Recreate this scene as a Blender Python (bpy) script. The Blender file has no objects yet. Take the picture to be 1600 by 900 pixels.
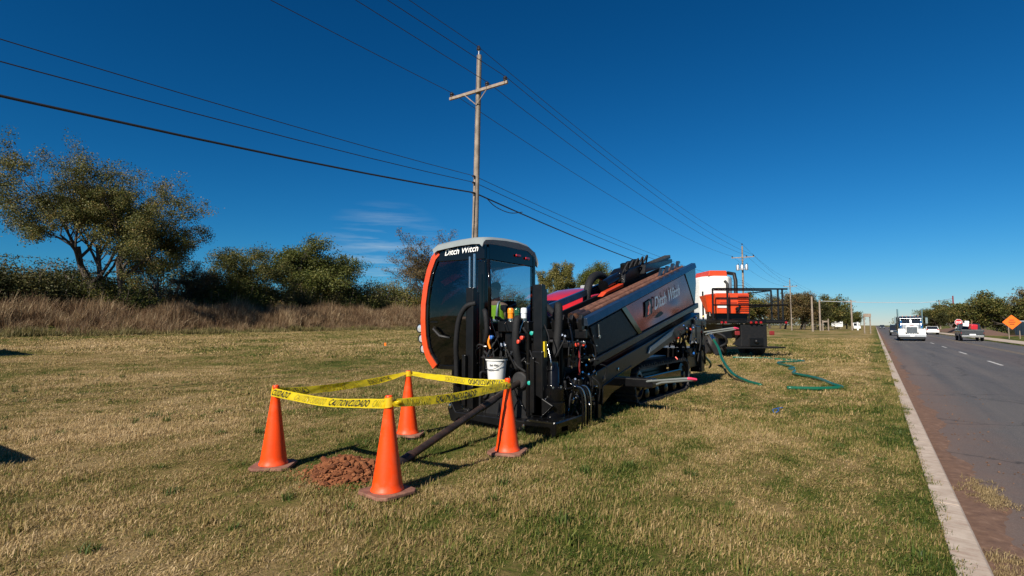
import bpy, bmesh, math, random
import numpy as np
from mathutils import Vector, Matrix, Euler
R = math.radians
sc = bpy.context.scene
C = sc.collection
rng = np.random.default_rng(7)
random.seed(7)

# ------------------------------------------------------------------ camera
cam_d = bpy.data.cameras.new('camera')
cam_d.sensor_width = 36.0
cam_d.lens = 19.1
cam_d.clip_start = 0.05
cam_d.clip_end = 6000
cam = bpy.data.objects.new('camera', cam_d)
cam.location = (0, 0, 1.57)
cam.rotation_euler = (R(90 + 3.908), 0, R(33.7))
C.objects.link(cam)
sc.camera = cam

# ------------------------------------------------------------------ sky and sun (sun behind the camera, shadows run along the road)
SUN_EL, SUN_AZ = 36.0, 177.0
world = bpy.data.worlds.new('World')
sc.world = world
world.use_nodes = True
wn, wl = world.node_tree.nodes, world.node_tree.links
wn.clear()
sky = wn.new('ShaderNodeTexSky')
sky.sky_type = 'NISHITA'
sky.sun_disc = False
sky.sun_elevation = R(SUN_EL)
sky.sun_rotation = R(SUN_AZ)
sky.altitude = 300
sky.air_density = 1.0
sky.dust_density = 0.0
sky.ozone_density = 3.0
# polarised, deep-blue rendition of the whole sky: one curve per colour channel
sep = wn.new('ShaderNodeSeparateColor'); com = wn.new('ShaderNodeCombineColor')
wl.new(sky.outputs[0], sep.inputs[0])
for ch, (g_, k_) in enumerate(((2.2, 0.52), (1.26, 0.68), (1.2, 0.95))):
    a_ = wn.new('ShaderNodeMath'); a_.operation = 'MULTIPLY'; a_.inputs[1].default_value = 0.0892; wl.new(sep.outputs[ch], a_.inputs[0])
    b_ = wn.new('ShaderNodeMath'); b_.operation = 'POWER'; b_.inputs[1].default_value = g_; wl.new(a_.outputs[0], b_.inputs[0])
    c_ = wn.new('ShaderNodeMath'); c_.operation = 'MULTIPLY'; c_.inputs[1].default_value = k_ / 0.0892; wl.new(b_.outputs[0], c_.inputs[0])
    wl.new(c_.outputs[0], com.inputs[ch])
# thin cirrus streaks, low over the hedgerow
tc = wn.new('ShaderNodeTexCoord')
mp = wn.new('ShaderNodeMapping'); mp.inputs['Rotation'].default_value = (R(6), R(5), R(40)); mp.inputs['Scale'].default_value = (1.6, 2.5, 26); mp.inputs['Location'].default_value = (0.3, 0.1, 1.37)
nz = wn.new('ShaderNodeTexNoise'); nz.inputs['Scale'].default_value = 2.2; nz.inputs['Detail'].default_value = 6; nz.inputs['Roughness'].default_value = 0.6
rmp = wn.new('ShaderNodeValToRGB'); rmp.color_ramp.elements[0].position = 0.46; rmp.color_ramp.elements[1].position = 0.70
wl.new(tc.outputs['Generated'], mp.inputs[0]); wl.new(mp.outputs[0], nz.inputs['Vector']); wl.new(nz.outputs['Fac'], rmp.inputs[0])
big = wn.new('ShaderNodeVectorMath'); big.operation = 'DISTANCE'
cdir = Vector((-0.728, 0.681, 0.082)).normalized()
big.inputs[1].default_value = cdir
wl.new(tc.outputs['Generated'], big.inputs[0])
mr = wn.new('ShaderNodeMapRange'); mr.inputs['From Min'].default_value = 0.145; mr.inputs['From Max'].default_value = 0.0
mr.inputs['To Min'].default_value = 0.0; mr.inputs['To Max'].default_value = 0.95
wl.new(big.outputs['Value'], mr.inputs['Value'])
mul = wn.new('ShaderNodeMath'); mul.operation = 'MULTIPLY'
wl.new(rmp.outputs[0], mul.inputs[0]); wl.new(mr.outputs[0], mul.inputs[1])
mixc = wn.new('ShaderNodeMixRGB'); mixc.inputs[2].default_value = (5.2, 6.6, 7.6, 1)
wl.new(mul.outputs[0], mixc.inputs[0]); wl.new(com.outputs[0], mixc.inputs[1])
bg = wn.new('ShaderNodeBackground'); bg.inputs['Strength'].default_value = 0.064
out = wn.new('ShaderNodeOutputWorld')
wl.new(mixc.outputs[0], bg.inputs[0]); wl.new(bg.outputs[0], out.inputs[0])

sun_d = bpy.data.lights.new('sun', 'SUN')
sun_d.energy = 5.0
sun_d.angle = R(0.53)
sun_d.color = (1.0, 0.93, 0.82)
sun = bpy.data.objects.new('sun', sun_d)
to_sun = Vector((math.cos(R(SUN_EL)) * math.sin(R(SUN_AZ)), math.cos(R(SUN_EL)) * math.cos(R(SUN_AZ)), math.sin(R(SUN_EL))))
sun.rotation_euler = to_sun.to_track_quat('Z', 'Y').to_euler()
sun.location = (0, -20, 30)
C.objects.link(sun)

vs = sc.view_settings
vs.view_transform = 'Standard'; vs.look = 'None'; vs.gamma = 1.0; vs.exposure = 0.5; vs.use_curve_mapping = False
sc.render.engine = 'CYCLES'
sc.cycles.max_bounces = 8
sc.cycles.transparent_max_bounces = 16
sc.cycles.use_denoising = True

# ------------------------------------------------------------------ helpers
def V(*a): return Vector(a)

class MB:
    """collects shapes; build() links them as ONE mesh object"""
    def __init__(s): s.v = []; s.f = []
    def add(s, vs_, fs):
        o = len(s.v); s.v += [tuple(p) for p in vs_]; s.f += [tuple(i + o for i in f) for f in fs]; return s
    def box(s, c, size, rot=None):
        hx, hy, hz = size[0] / 2, size[1] / 2, size[2] / 2
        pts = [Vector((x, y, z)) for z in (-hz, hz) for y in (-hy, hy) for x in (-hx, hx)]
        if rot is not None:
            m = Euler(rot).to_matrix() if not isinstance(rot, Matrix) else rot
            pts = [m @ p for p in pts]
        c = Vector(c)
        return s.add([p + c for p in pts], [(0, 2, 3, 1), (4, 5, 7, 6), (0, 1, 5, 4), (2, 6, 7, 3), (0, 4, 6, 2), (1, 3, 7, 5)])
    def bb(s, x0, x1, y0, y1, z0, z1):
        return s.box(((x0 + x1) / 2, (y0 + y1) / 2, (z0 + z1) / 2), (abs(x1 - x0), abs(y1 - y0), abs(z1 - z0)))
    def prism(s, poly, axis, a, b):
        """poly: 2D points; axis 0: (y,z) along x; 1: (x,z) along y; 2: (x,y) along z"""
        n = len(poly)
        def p3(q, t):
            return (t, q[0], q[1]) if axis == 0 else ((q[0], t, q[1]) if axis == 1 else (q[0], q[1], t))
        area = sum(poly[i][0] * poly[(i + 1) % n][1] - poly[(i + 1) % n][0] * poly[i][1] for i in range(n))
        if area < 0: poly = poly[::-1]
        vs_ = [p3(q, a) for q in poly] + [p3(q, b) for q in poly]
        flip = (b < a) ^ (axis == 1)
        fs = [tuple(range(n))[::-1], tuple(range(n, 2 * n))] + [(i, (i + 1) % n, n + (i + 1) % n, n + i) for i in range(n)]
        if flip: fs = [f[::-1] for f in fs]
        return s.add(vs_, fs)
    def tube(s, pts, r, n=8, cap=True):
        pts = [Vector(p) for p in pts]
        m = len(pts)
        rs = r if isinstance(r, (list, tuple)) else [r] * m
        t0 = (pts[1] - pts[0]).normalized()
        ref = Vector((0, 0, 1)) if abs(t0.z) < 0.9 else Vector((1, 0, 0))
        u = t0.cross(ref).normalized()
        vs_ = []
        for i, p in enumerate(pts):
            t = (pts[min(i + 1, m - 1)] - pts[max(i - 1, 0)])
            t = t.normalized() if t.length > 1e-9 else t0
            u = (u - t * u.dot(t))
            u = u.normalized() if u.length > 1e-6 else t.orthogonal().normalized()
            w = t.cross(u)
            for k in range(n):
                a = 2 * math.pi * k / n
                vs_.append(p + (u * math.cos(a) + w * math.sin(a)) * rs[i])
        fs = []
        for i in range(m - 1):
            for k in range(n):
                k2 = (k + 1) % n
                fs.append((i * n + k, i * n + k2, (i + 1) * n + k2, (i + 1) * n + k))
        if cap:
            fs.append(tuple(range(n))[::-1]); fs.append(tuple((m - 1) * n + k for k in range(n)))
        return s.add(vs_, fs)
    def cyl(s, a, b, r, n=16, r2=None):
        return s.tube([a, b], [r, r if r2 is None else r2], n)
    def lathe(s, prof, c=(0, 0, 0), n=24, axis='z'):
        vs_, fs = [], []
        for (r, z) in prof:
            for k in range(n):
                a = 2 * math.pi * k / n
                x, y = r * math.cos(a), r * math.sin(a)
                p = (x, y, z) if axis == 'z' else ((z, x, y) if axis == 'x' else (y, z, x))
                vs_.append((p[0] + c[0], p[1] + c[1], p[2] + c[2]))
        m = len(prof)
        for i in range(m - 1):
            for k in range(n):
                k2 = (k + 1) % n
                fs.append((i * n + k, i * n + k2, (i + 1) * n + k2, (i + 1) * n + k))
        fs.append(tuple(range(n))[::-1]); fs.append(tuple((m - 1) * n + k for k in range(n)))
        return s.add(vs_, fs)
    def blob(s, c, r, seed=0, sub=2, amp=0.25, squash=1.0):
        bm = bmesh.new(); bmesh.ops.create_icosphere(bm, subdivisions=sub, radius=1.0)
        rr = random.Random(seed); ph = [rr.uniform(0, 6.28) for _ in range(6)]
        vs_ = []
        for v in bm.verts:
            p = v.co
            k = 1 + amp * (math.sin(3 * p.x + ph[0]) * math.sin(2.6 * p.y + ph[1]) + 0.6 * math.sin(5 * p.z + ph[2] + 3 * p.x) + 0.35 * math.sin(9 * p.y + ph[3] + 7 * p.x))
            vs_.append((c[0] + p.x * r * k, c[1] + p.y * r * k, c[2] + p.z * r * k * squash))
        fs = [tuple(v.index for v in f.verts) for f in bm.faces]
        bm.free(); return s.add(vs_, fs)
    def build(s, name, m, parent=None, bevel=0.0, smooth=False, world=True, segs=2):
        o = mesh_obj(name, s.v, s.f, m, smooth)
        if parent is not None:
            o.parent = parent
            if world:
                top = parent
                while top.parent is not None: top = top.parent
                L = top.location
                for v in o.data.vertices: v.co -= L
        if bevel > 0:
            md = o.modifiers.new('edge', 'BEVEL'); md.width = bevel; md.segments = segs; md.limit_method = 'ANGLE'; md.angle_limit = R(35)
            md.harden_normals = False
        return o

def mesh_obj(name, verts, faces, m, smooth=False, link=True):
    me = bpy.data.meshes.new(name)
    me.from_pydata([tuple(v) for v in verts], [], faces)
    me.update()
    if smooth == 'auto':
        me.polygons.foreach_set('use_smooth', [True] * len(me.polygons))
        try: me.set_sharp_from_angle(angle=R(38))
        except Exception: pass
    elif smooth:
        me.polygons.foreach_set('use_smooth', [True] * len(me.polygons))
    if m is not None: me.materials.append(m)
    o = bpy.data.objects.new(name, me)
    if link: C.objects.link(o)
    return o

def fast_mesh(name, co, tri, m, attr=None, smooth=False):
    """numpy arrays -> mesh; tri is (N,3) or (N,4)"""
    me = bpy.data.meshes.new(name)
    k = tri.shape[1]
    me.vertices.add(len(co)); me.vertices.foreach_set('co', np.asarray(co, np.float32).ravel())
    me.loops.add(tri.size); me.loops.foreach_set('vertex_index', np.asarray(tri, np.int32).ravel())
    me.polygons.add(len(tri))
    me.polygons.foreach_set('loop_start', np.arange(0, tri.size, k, dtype=np.int32))
    if smooth: me.polygons.foreach_set('use_smooth', [True] * len(tri))
    if attr is not None:
        a = me.attributes.new('tint', 'FLOAT', 'POINT'); a.data.foreach_set('value', np.asarray(attr, np.float32))
    me.update(calc_edges=True); me.validate()
    if m is not None: me.materials.append(m)
    return me

def obj_from(me, name, parent=None):
    o = bpy.data.objects.new(name, me); C.objects.link(o); o.parent = parent; return o

def thing(name, label, cat, loc=(0, 0, 0), rotz=0.0, group=None):
    o = bpy.data.objects.new(name, None); C.objects.link(o)
    o.empty_display_size = 0.2
    o.location = loc; o.rotation_euler = (0, 0, rotz)
    tag(o, label, cat, group); return o

def tag(o, label=None, cat=None, group=None, kind=None):
    if label: o['label'] = label
    if cat: o['category'] = cat
    if group: o['group'] = group
    if kind: o['kind'] = kind
    return o

def copy_tree(o, parent=None):
    c = o.copy(); C.objects.link(c); c.parent = parent
    for ch in list(o.children): copy_tree(ch, c)
    return c

def text_geo(s, shear=0.0, bold=0.0, spacing=1.0):
    """flat text as (verts 2D normalised to width 1 / height 1, faces)"""
    cu = bpy.data.curves.new('lettering', 'FONT'); cu.body = s; cu.shear = shear; cu.offset = bold; cu.space_character = spacing
    cu.resolution_u = 3
    o = bpy.data.objects.new('lettering', cu); C.objects.link(o)
    dg = bpy.context.evaluated_depsgraph_get()
    me = o.evaluated_get(dg).to_mesh()
    vs_ = [(v.co.x, v.co.y) for v in me.vertices]; fs = [tuple(p.vertices) for p in me.polygons]
    o.evaluated_get(dg).to_mesh_clear()
    bpy.data.objects.remove(o); bpy.data.curves.remove(cu)
    x0 = min(v[0] for v in vs_); x1 = max(v[0] for v in vs_); y0 = min(v[1] for v in vs_); y1 = max(v[1] for v in vs_)
    return [((x - x0) / (x1 - x0), (y - y0) / (y1 - y0)) for x, y in vs_], fs

def text_on(s, origin, ex, ey, name, m, parent, shear=0.0, bold=0.0, world=True, spacing=1.0):
    vs_, fs = text_geo(s, shear, bold, spacing)
    o, ex, ey = Vector(origin), Vector(ex), Vector(ey)
    mb = MB(); mb.add([o + ex * a + ey * b for a, b in vs_], fs)
    return mb.build(name, m, parent, world=world)

# ------------------------------------------------------------------ materials
def new_mat(name):
    m = bpy.data.materials.new(name); m.use_nodes = True
    nt = m.node_tree; b = nt.nodes['Principled BSDF']
    return m, nt.nodes, nt.links, b

def noise(nodes, links, scale, detail=4, rough=0.55, coord='Object', vec=None):
    n = nodes.new('ShaderNodeTexNoise'); n.inputs['Scale'].default_value = scale; n.inputs['Detail'].default_value = detail; n.inputs['Roughness'].default_value = rough
    if vec is not None: links.new(vec, n.inputs['Vector'])
    else:
        t = nodes.new('ShaderNodeTexCoord'); links.new(t.outputs[coord], n.inputs['Vector'])
    return n

def ramp(nodes, links, src, stops):
    r = nodes.new('ShaderNodeValToRGB'); e = r.color_ramp.elements
    while len(e) < len(stops): e.new(0.5)
    for i, (p, c) in enumerate(stops):
        e[i].position = p; e[i].color = (c[0], c[1], c[2], 1)
    links.new(src, r.inputs[0]); return r

def pmat(name, col, rough=0.5, metal=0.0, var=0.15, scale=6.0, bump=0.0, bscale=60.0, coat=0.0, spec=0.5, dirt=None, dirt_amt=0.4):
    m, N, L, b = new_mat(name)
    c2 = tuple(min(1, x * (1 + var)) for x in col); c1 = tuple(x * (1 - var) for x in col)
    n = noise(N, L, scale)
    rp = ramp(N, L, n.outputs['Fac'], [(0.3, c1), (0.7, c2)])
    src = rp.outputs[0]
    if dirt is not None:
        n2 = noise(N, L, scale * 0.7, 8, 0.7)
        rr = ramp(N, L, n2.outputs['Fac'], [(0.5, (0, 0, 0)), (0.75, (dirt_amt,) * 3)])
        mx = N.new('ShaderNodeMixRGB'); mx.inputs[2].default_value = (*dirt, 1)
        L.new(rr.outputs[0], mx.inputs[0]); L.new(src, mx.inputs[1]); src = mx.outputs[0]
    L.new(src, b.inputs['Base Color'])
    rr2 = N.new('ShaderNodeMapRange'); rr2.inputs['To Min'].default_value = max(0.02, rough * 0.75); rr2.inputs['To Max'].default_value = min(1, rough * 1.3)
    n3 = noise(N, L, scale * 3)
    L.new(n3.outputs['Fac'], rr2.inputs['Value']); L.new(rr2.outputs[0], b.inputs['Roughness'])
    b.inputs['Metallic'].default_value = metal
    b.inputs['Specular IOR Level'].default_value = spec
    if coat: b.inputs['Coat Weight'].default_value = coat; b.inputs['Coat Roughness'].default_value = 0.05
    if bump:
        nb = noise(N, L, bscale, 5, 0.65)
        bp = N.new('ShaderNodeBump'); bp.inputs['Strength'].default_value = bump; bp.inputs['Distance'].default_value = 0.02
        L.new(nb.outputs['Fac'], bp.inputs['Height']); L.new(bp.outputs[0], b.inputs['Normal'])
    return m

def glass_mat(name, tint, gloss=0.06, rough=0.01):
    m = bpy.data.materials.new(name); m.use_nodes = True
    N, L = m.node_tree.nodes, m.node_tree.links; N.clear()
    tr = N.new('ShaderNodeBsdfTransparent'); tr.inputs[0].default_value = (*tint, 1)
    gl = N.new('ShaderNodeBsdfGlossy'); gl.inputs['Roughness'].default_value = rough; gl.inputs[0].default_value = (0.9, 0.95, 1, 1)
    fr = N.new('ShaderNodeFresnel'); fr.inputs[0].default_value = 1.5
    ad = N.new('ShaderNodeMath'); ad.operation = 'ADD'; ad.inputs[1].default_value = gloss - 0.04; ad.use_clamp = True
    L.new(fr.outputs[0], ad.inputs[0])
    mx = N.new('ShaderNodeMixShader'); o = N.new('ShaderNodeOutputMaterial')
    L.new(ad.outputs[0], mx.inputs[0]); L.new(tr.outputs[0], mx.inputs[1]); L.new(gl.outputs[0], mx.inputs[2]); L.new(mx.outputs[0], o.inputs[0])
    return m

M = {}
M['black'] = pmat('black_paint', (0.005, 0.005, 0.0055), 0.3, var=0.3, spec=0.35, dirt=(0.06, 0.04, 0.025), dirt_amt=0.1)
M['black_gloss'] = pmat('black_gloss', (0.004, 0.004, 0.0045), 0.1, var=0.3, spec=0.4)
M['black_matte'] = pmat('black_matte', (0.009, 0.009, 0.0095), 0.5, var=0.3, scale=12, bump=0.15, spec=0.35, dirt=(0.08, 0.055, 0.035), dirt_amt=0.15)
M['rubber'] = pmat('rubber', (0.016, 0.016, 0.017), 0.65, var=0.3, scale=14, bump=0.2, dirt=(0.16, 0.1, 0.06), dirt_amt=0.3)
M['sleeve'] = pmat('hose_sleeve', (0.011, 0.011, 0.012), 0.65, var=0.25, scale=30, spec=0.3, bump=0.4, bscale=180)
M['steel'] = pmat('steel', (0.5, 0.5, 0.5), 0.25, 1.0, var=0.15, scale=20)
M['zinc'] = pmat('zinc_fitting', (0.62, 0.62, 0.6), 0.22, 1.0, var=0.2, scale=40)
M['brass'] = pmat('brass', (0.6, 0.42, 0.14), 0.3, 1.0, var=0.2, scale=40)
M['orange'] = pmat('orange_paint', (0.64, 0.062, 0.012), 0.3, var=0.08, coat=0.4, dirt=(0.3, 0.15, 0.08), dirt_amt=0.12)
M['red_panel'] = pmat('red_panel', (0.36, 0.045, 0.05), 0.2, 0.85, var=0.12, spec=0.5, scale=2)
M['red_hood'] = pmat('red_hood', (0.55, 0.018, 0.02), 0.16, var=0.08, coat=1.0)
M['grey_plastic'] = pmat('grey_plastic', (0.26, 0.29, 0.29), 0.4, var=0.06, bump=0.03, bscale=200)
M['grey_bar'] = pmat('grey_bar', (0.15, 0.165, 0.16), 0.45, var=0.1)
M['blue_black'] = pmat('blue_black_steel', (0.02, 0.03, 0.045), 0.22, 0.3, var=0.3, coat=0.3)
M['rust_pipe'] = pmat('rusty_pipe', (0.24, 0.11, 0.065), 0.5, 0.35, var=0.4, scale=9, bump=0.2)
M['dark_pipe'] = pmat('dark_drill_pipe', (0.045, 0.034, 0.03), 0.42, 0.5, var=0.4, scale=8, bump=0.2, dirt=(0.25, 0.1, 0.05), dirt_amt=0.35)
M['white'] = pmat('white_plastic', (0.75, 0.75, 0.73), 0.4, var=0.04, dirt=(0.35, 0.28, 0.2), dirt_amt=0.15)
M['white_tank'] = pmat('white_tank', (0.74, 0.74, 0.7), 0.5, var=0.05, scale=1.5, dirt=(0.45, 0.38, 0.3), dirt_amt=0.25)
M['white_paint'] = pmat('white_paint', (0.78, 0.78, 0.76), 0.3, var=0.04, coat=0.4)
M['letter_white'] = pmat('white_lettering', (0.85, 0.85, 0.83), 0.4, var=0.02)
M['letter_grey'] = pmat('silver_lettering', (0.85, 0.88, 0.9), 0.35, var=0.04)
M['ink'] = pmat('black_ink', (0.012, 0.012, 0.01), 0.45, var=0.1)
M['ghost_ink'] = pmat('ghost_ink', (0.4, 0.32, 0.015), 0.4, var=0.1)
M['yellow'] = pmat('yellow_sticker', (0.75, 0.55, 0.02), 0.4, var=0.05)
M['red_light'] = pmat('red_lens', (0.5, 0.012, 0.012), 0.15, var=0.1, coat=0.5)
M['marker_lens'] = pmat('marker_lens', (0.3, 0.01, 0.012), 0.2, var=0.1, coat=0.3)
M['pink_tape'] = pmat('red_tape', (0.7, 0.05, 0.12), 0.4, var=0.1)
M['beacon_orange'] = pmat('orange_lens', (0.85, 0.25, 0.01), 0.2, var=0.1, coat=0.5)
M['beacon_green'] = pmat('green_lens', (0.012, 0.07, 0.025), 0.15, var=0.1, coat=0.5)
M['beacon_white'] = pmat('white_lens', (0.75, 0.78, 0.8), 0.2, var=0.05, coat=0.5)
M['teal'] = pmat('teal_cap', (0.02, 0.35, 0.28), 0.4, var=0.1)
M['blue_cap'] = pmat('blue_cap', (0.02, 0.12, 0.4), 0.4, var=0.1)
M['red_cap'] = pmat('red_cap', (0.7, 0.06, 0.03), 0.4, var=0.1)
M['lamp_glass'] = pmat('lamp_glass', (0.8, 0.82, 0.85), 0.12, 0.6, var=0.3, scale=60)
M['glass_dark'] = glass_mat('tinted_door_glass', (0.32, 0.36, 0.4), 0.045)
M['glass_tint'] = glass_mat('tinted_windscreen', (0.1, 0.12, 0.16), 0.045)
M['charcoal_paint'] = pmat('charcoal_paint', (0.06, 0.065, 0.07), 0.25, 0.4, coat=0.5)
M['glass'] = glass_mat('cab_glass', (0.66, 0.76, 0.82), 0.07)
M['glass_car'] = pmat('car_glass', (0.015, 0.018, 0.022), 0.06, var=0.1, coat=0.5)
M['skin'] = pmat('skin', (0.5, 0.27, 0.18), 0.55, var=0.08, scale=14)
M['shirt'] = pmat('dark_shirt', (0.02, 0.02, 0.025), 0.8, var=0.2, scale=20)
M['hair'] = pmat('hair', (0.03, 0.02, 0.014), 0.6, var=0.3, scale=30)
M['jeans'] = pmat('jeans', (0.06, 0.11, 0.2), 0.85, var=0.25, scale=25, bump=0.2)
M['vest'] = pmat('hi_vis_vest', (0.55, 0.9, 0.05), 0.7, var=0.1, scale=12)
M['reflective'] = pmat('silver_reflective', (0.6, 0.62, 0.65), 0.35, 0.3, var=0.1)
M['cone'] = pmat('cone_orange', (0.86, 0.062, 0.003), 0.45, var=0.1, scale=5, bump=0.05, bscale=40, spec=0.35, dirt=(0.5, 0.2, 0.11), dirt_amt=0.4)
M['cone_base'] = pmat('cone_base', (0.2, 0.09, 0.06), 0.75, var=0.35, scale=12, bump=0.3, dirt=(0.3, 0.16, 0.1), dirt_amt=0.6)
M['asphalt_dark'] = pmat('dark', (0.02, 0.02, 0.02), 0.8)
M['wood_pole'] = pmat('weathered_pole', (0.25, 0.2, 0.155), 0.85, var=0.35, scale=3, bump=0.5, bscale=25)
M['wood_arm'] = pmat('weathered_crossarm', (0.27, 0.21, 0.16), 0.85, var=0.3, scale=5, bump=0.4, bscale=25)
M['wire'] = pmat('wire', (0.018, 0.018, 0.02), 0.5, var=0.1)
M['wire_bright'] = pmat('bright_wire', (0.65, 0.65, 0.65), 0.35, 0.4, var=0.1)
M['insulator'] = pmat('insulator', (0.035, 0.025, 0.022), 0.2, var=0.2, coat=0.4)
M['galv'] = pmat('galvanised', (0.45, 0.46, 0.47), 0.4, 0.7, var=0.15, scale=10)
M['green_hose'] = pmat('green_hose', (0.006, 0.095, 0.05), 0.35, var=0.15, scale=20, coat=0.2)
M['sign_orange'] = pmat('orange_sign', (0.9, 0.16, 0.01), 0.45, var=0.04)
M['sign_red'] = pmat('red_sign', (0.5, 0.02, 0.03), 0.4, var=0.05)
M['dark_blue'] = pmat('dark_blue_paint', (0.012, 0.018, 0.03), 0.2, coat=0.6)
M['silver_paint'] = pmat('silver_paint', (0.45, 0.47, 0.48), 0.25, 0.5, coat=0.5)
M['chrome'] = pmat('chrome', (0.75, 0.76, 0.77), 0.1, 1.0, var=0.05)
M['dark_red'] = pmat('dark_red_paint', (0.2, 0.02, 0.02), 0.3)
# ------------------------------------------------------------------ ground
def sstep(a, b, x):
    t = np.clip((np.asarray(x, float) - a) / (b - a), 0, 1); return t * t * (3 - 2 * t)
def terrain(x, y):
    x = np.asarray(x, float); y = np.asarray(y, float)
    rise = np.clip(0.72 + (y - 10) * 0.008, 0.3, 1.6)
    z = rise * sstep(-9, -47, x) + 1.75 * sstep(-46.5, -56, x) + np.clip((-56 - x) * 0.02, 0, 1.5)
    z = z * (1 - sstep(110, 260, y) * 0.75)
    w = sstep(0.2, -1.0, x)
    bump = 0.014 * np.sin(x * 1.7 + 0.6 * np.sin(y * 0.9)) * np.sin(y * 1.3 + 0.8) + 0.012 * np.sin(x * 0.63 + y * 0.41 + 1.0) + 0.008 * np.sin(3.1 * x - 2.3 * y)
    z = z + bump * w
    z = np.where((x > 0.45) & (x < 9.93), -0.2, z)
    return z
def tz(x, y): return float(terrain(x, y))

xs = np.concatenate([[-2500, -1200, -600, -350, -220, -150, -120], np.arange(-100, -20, 1.5), np.arange(-20, 0.2, 0.3), [0.3, 0.449, 0.451, 5.0, 9.929, 9.931, 11.5, 14, 20, 40, 80, 160, 400, 1000, 2500]])
ys = np.concatenate([[-900, -200, -80, -40, -20, -10], np.arange(-5, 25, 0.3), np.arange(25, 70, 1.0), np.arange(70, 200, 5), [220, 260, 300, 400, 600, 900, 1500, 3000]])
gx, gy = np.meshgrid(xs, ys)
gz = terrain(gx, gy)
nx, ny = len(xs), len(ys)
idx = np.arange(nx * ny).reshape(ny, nx)
quads = np.stack([idx[:-1, :-1], idx[:-1, 1:], idx[1:, 1:], idx[1:, :-1]], -1).reshape(-1, 4)

def grass_color(N, L, tint=None):
    """tan and green lawn colour from world position (patches), with optional per-blade tint"""
    g = N.new('ShaderNodeNewGeometry')
    mpn = N.new('ShaderNodeMapping'); mpn.inputs['Scale'].default_value = (1.0, 0.55, 1.0); mpn.inputs['Rotation'].default_value = (0, 0, R(-25))
    L.new(g.outputs['Position'], mpn.inputs[0])
    n1 = noise(N, L, 0.3, 3, 0.55, vec=mpn.outputs[0])
    n2 = noise(N, L, 1.9, 5, 0.65, vec=mpn.outputs[0])
    n0 = noise(N, L, 0.09, 3, 0.5, vec=mpn.outputs[0])
    src = None
    for nn_, k_ in ((n0, 0.55), (n1, 1.0), (n2, 1.0)):
        a = N.new('ShaderNodeMath'); a.operation = 'MULTIPLY_ADD'; a.inputs[1].default_value = k_
        L.new(nn_.outputs['Fac'], a.inputs[0])
        if src is None: a.inputs[2].default_value = 0.58 - 0.5 * (0.55 + 1.0 + 1.0)
        else: L.new(src, a.inputs[2])
        src = a.outputs[0]
    # greener along the kerb
    sx = N.new('ShaderNodeSeparateXYZ'); L.new(g.outputs['Position'], sx.inputs[0])
    kr = N.new('ShaderNodeMapRange'); kr.inputs['From Min'].default_value = -0.75; kr.inputs['From Max'].default_value = 0.25; kr.inputs['To Min'].default_value = 0; kr.inputs['To Max'].default_value = -0.17
    L.new(sx.outputs['X'], kr.inputs['Value'])
    k2 = N.new('ShaderNodeMath'); k2.operation = 'ADD'; L.new(src, k2.inputs[0]); L.new(kr.outputs[0], k2.inputs[1]); src = k2.outputs[0]
    if tint is not None:
        at = N.new('ShaderNodeAttribute'); at.attribute_name = 'tint'
        c = N.new('ShaderNodeMath'); c.operation = 'MULTIPLY_ADD'; c.inputs[1].default_value = tint
        L.new(at.outputs['Fac'], c.inputs[0]); L.new(src, c.inputs[2])
        d = N.new('ShaderNodeMath'); d.operation = 'SUBTRACT'; d.inputs[1].default_value = tint * 0.5; L.new(c.outputs[0], d.inputs[0]); src = d.outputs[0]
    return src

GRASS_STOPS = [(0.2, (0.035, 0.058, 0.009)), (0.40, (0.098, 0.118, 0.02)), (0.56, (0.235, 0.172, 0.062)), (0.74, (0.35, 0.245, 0.112)), (1.0, (0.48, 0.36, 0.2))]
GRASS_STOPS = [(p_, tuple(min(0.6, q_ * 1.2) for q_ in c_)) for p_, c_ in GRASS_STOPS]

def ground_mat():
    m, N, L, b = new_mat('lawn_ground')
    src = grass_color(N, L)
    g = N.new('ShaderNodeNewGeometry')
    nf = noise(N, L, 26, 6, 0.75, vec=g.outputs['Position'])
    ad = N.new('ShaderNodeMath'); ad.operation = 'MULTIPLY_ADD'; ad.inputs[1].default_value = 0.5
    L.new(nf.outputs['Fac'], ad.inputs[0])
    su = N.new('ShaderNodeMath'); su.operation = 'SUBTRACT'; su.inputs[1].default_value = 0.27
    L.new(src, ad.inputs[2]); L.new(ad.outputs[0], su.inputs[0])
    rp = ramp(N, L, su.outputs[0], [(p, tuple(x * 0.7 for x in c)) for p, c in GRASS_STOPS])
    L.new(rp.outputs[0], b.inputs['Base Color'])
    b.inputs['Roughness'].default_value = 0.95; b.inputs['Specular IOR Level'].default_value = 0.1
    bp = N.new('ShaderNodeBump'); bp.inputs['Strength'].default_value = 0.8; bp.inputs['Distance'].default_value = 0.05
    L.new(nf.outputs['Fac'], bp.inputs['Height']); L.new(bp.outputs[0], b.inputs['Normal'])
    return m
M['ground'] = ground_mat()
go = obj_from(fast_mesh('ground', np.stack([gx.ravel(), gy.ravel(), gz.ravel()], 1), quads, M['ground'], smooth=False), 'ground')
tag(go, kind='structure', label='mown lawn of mixed tan and green grass beside the road')

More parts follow.
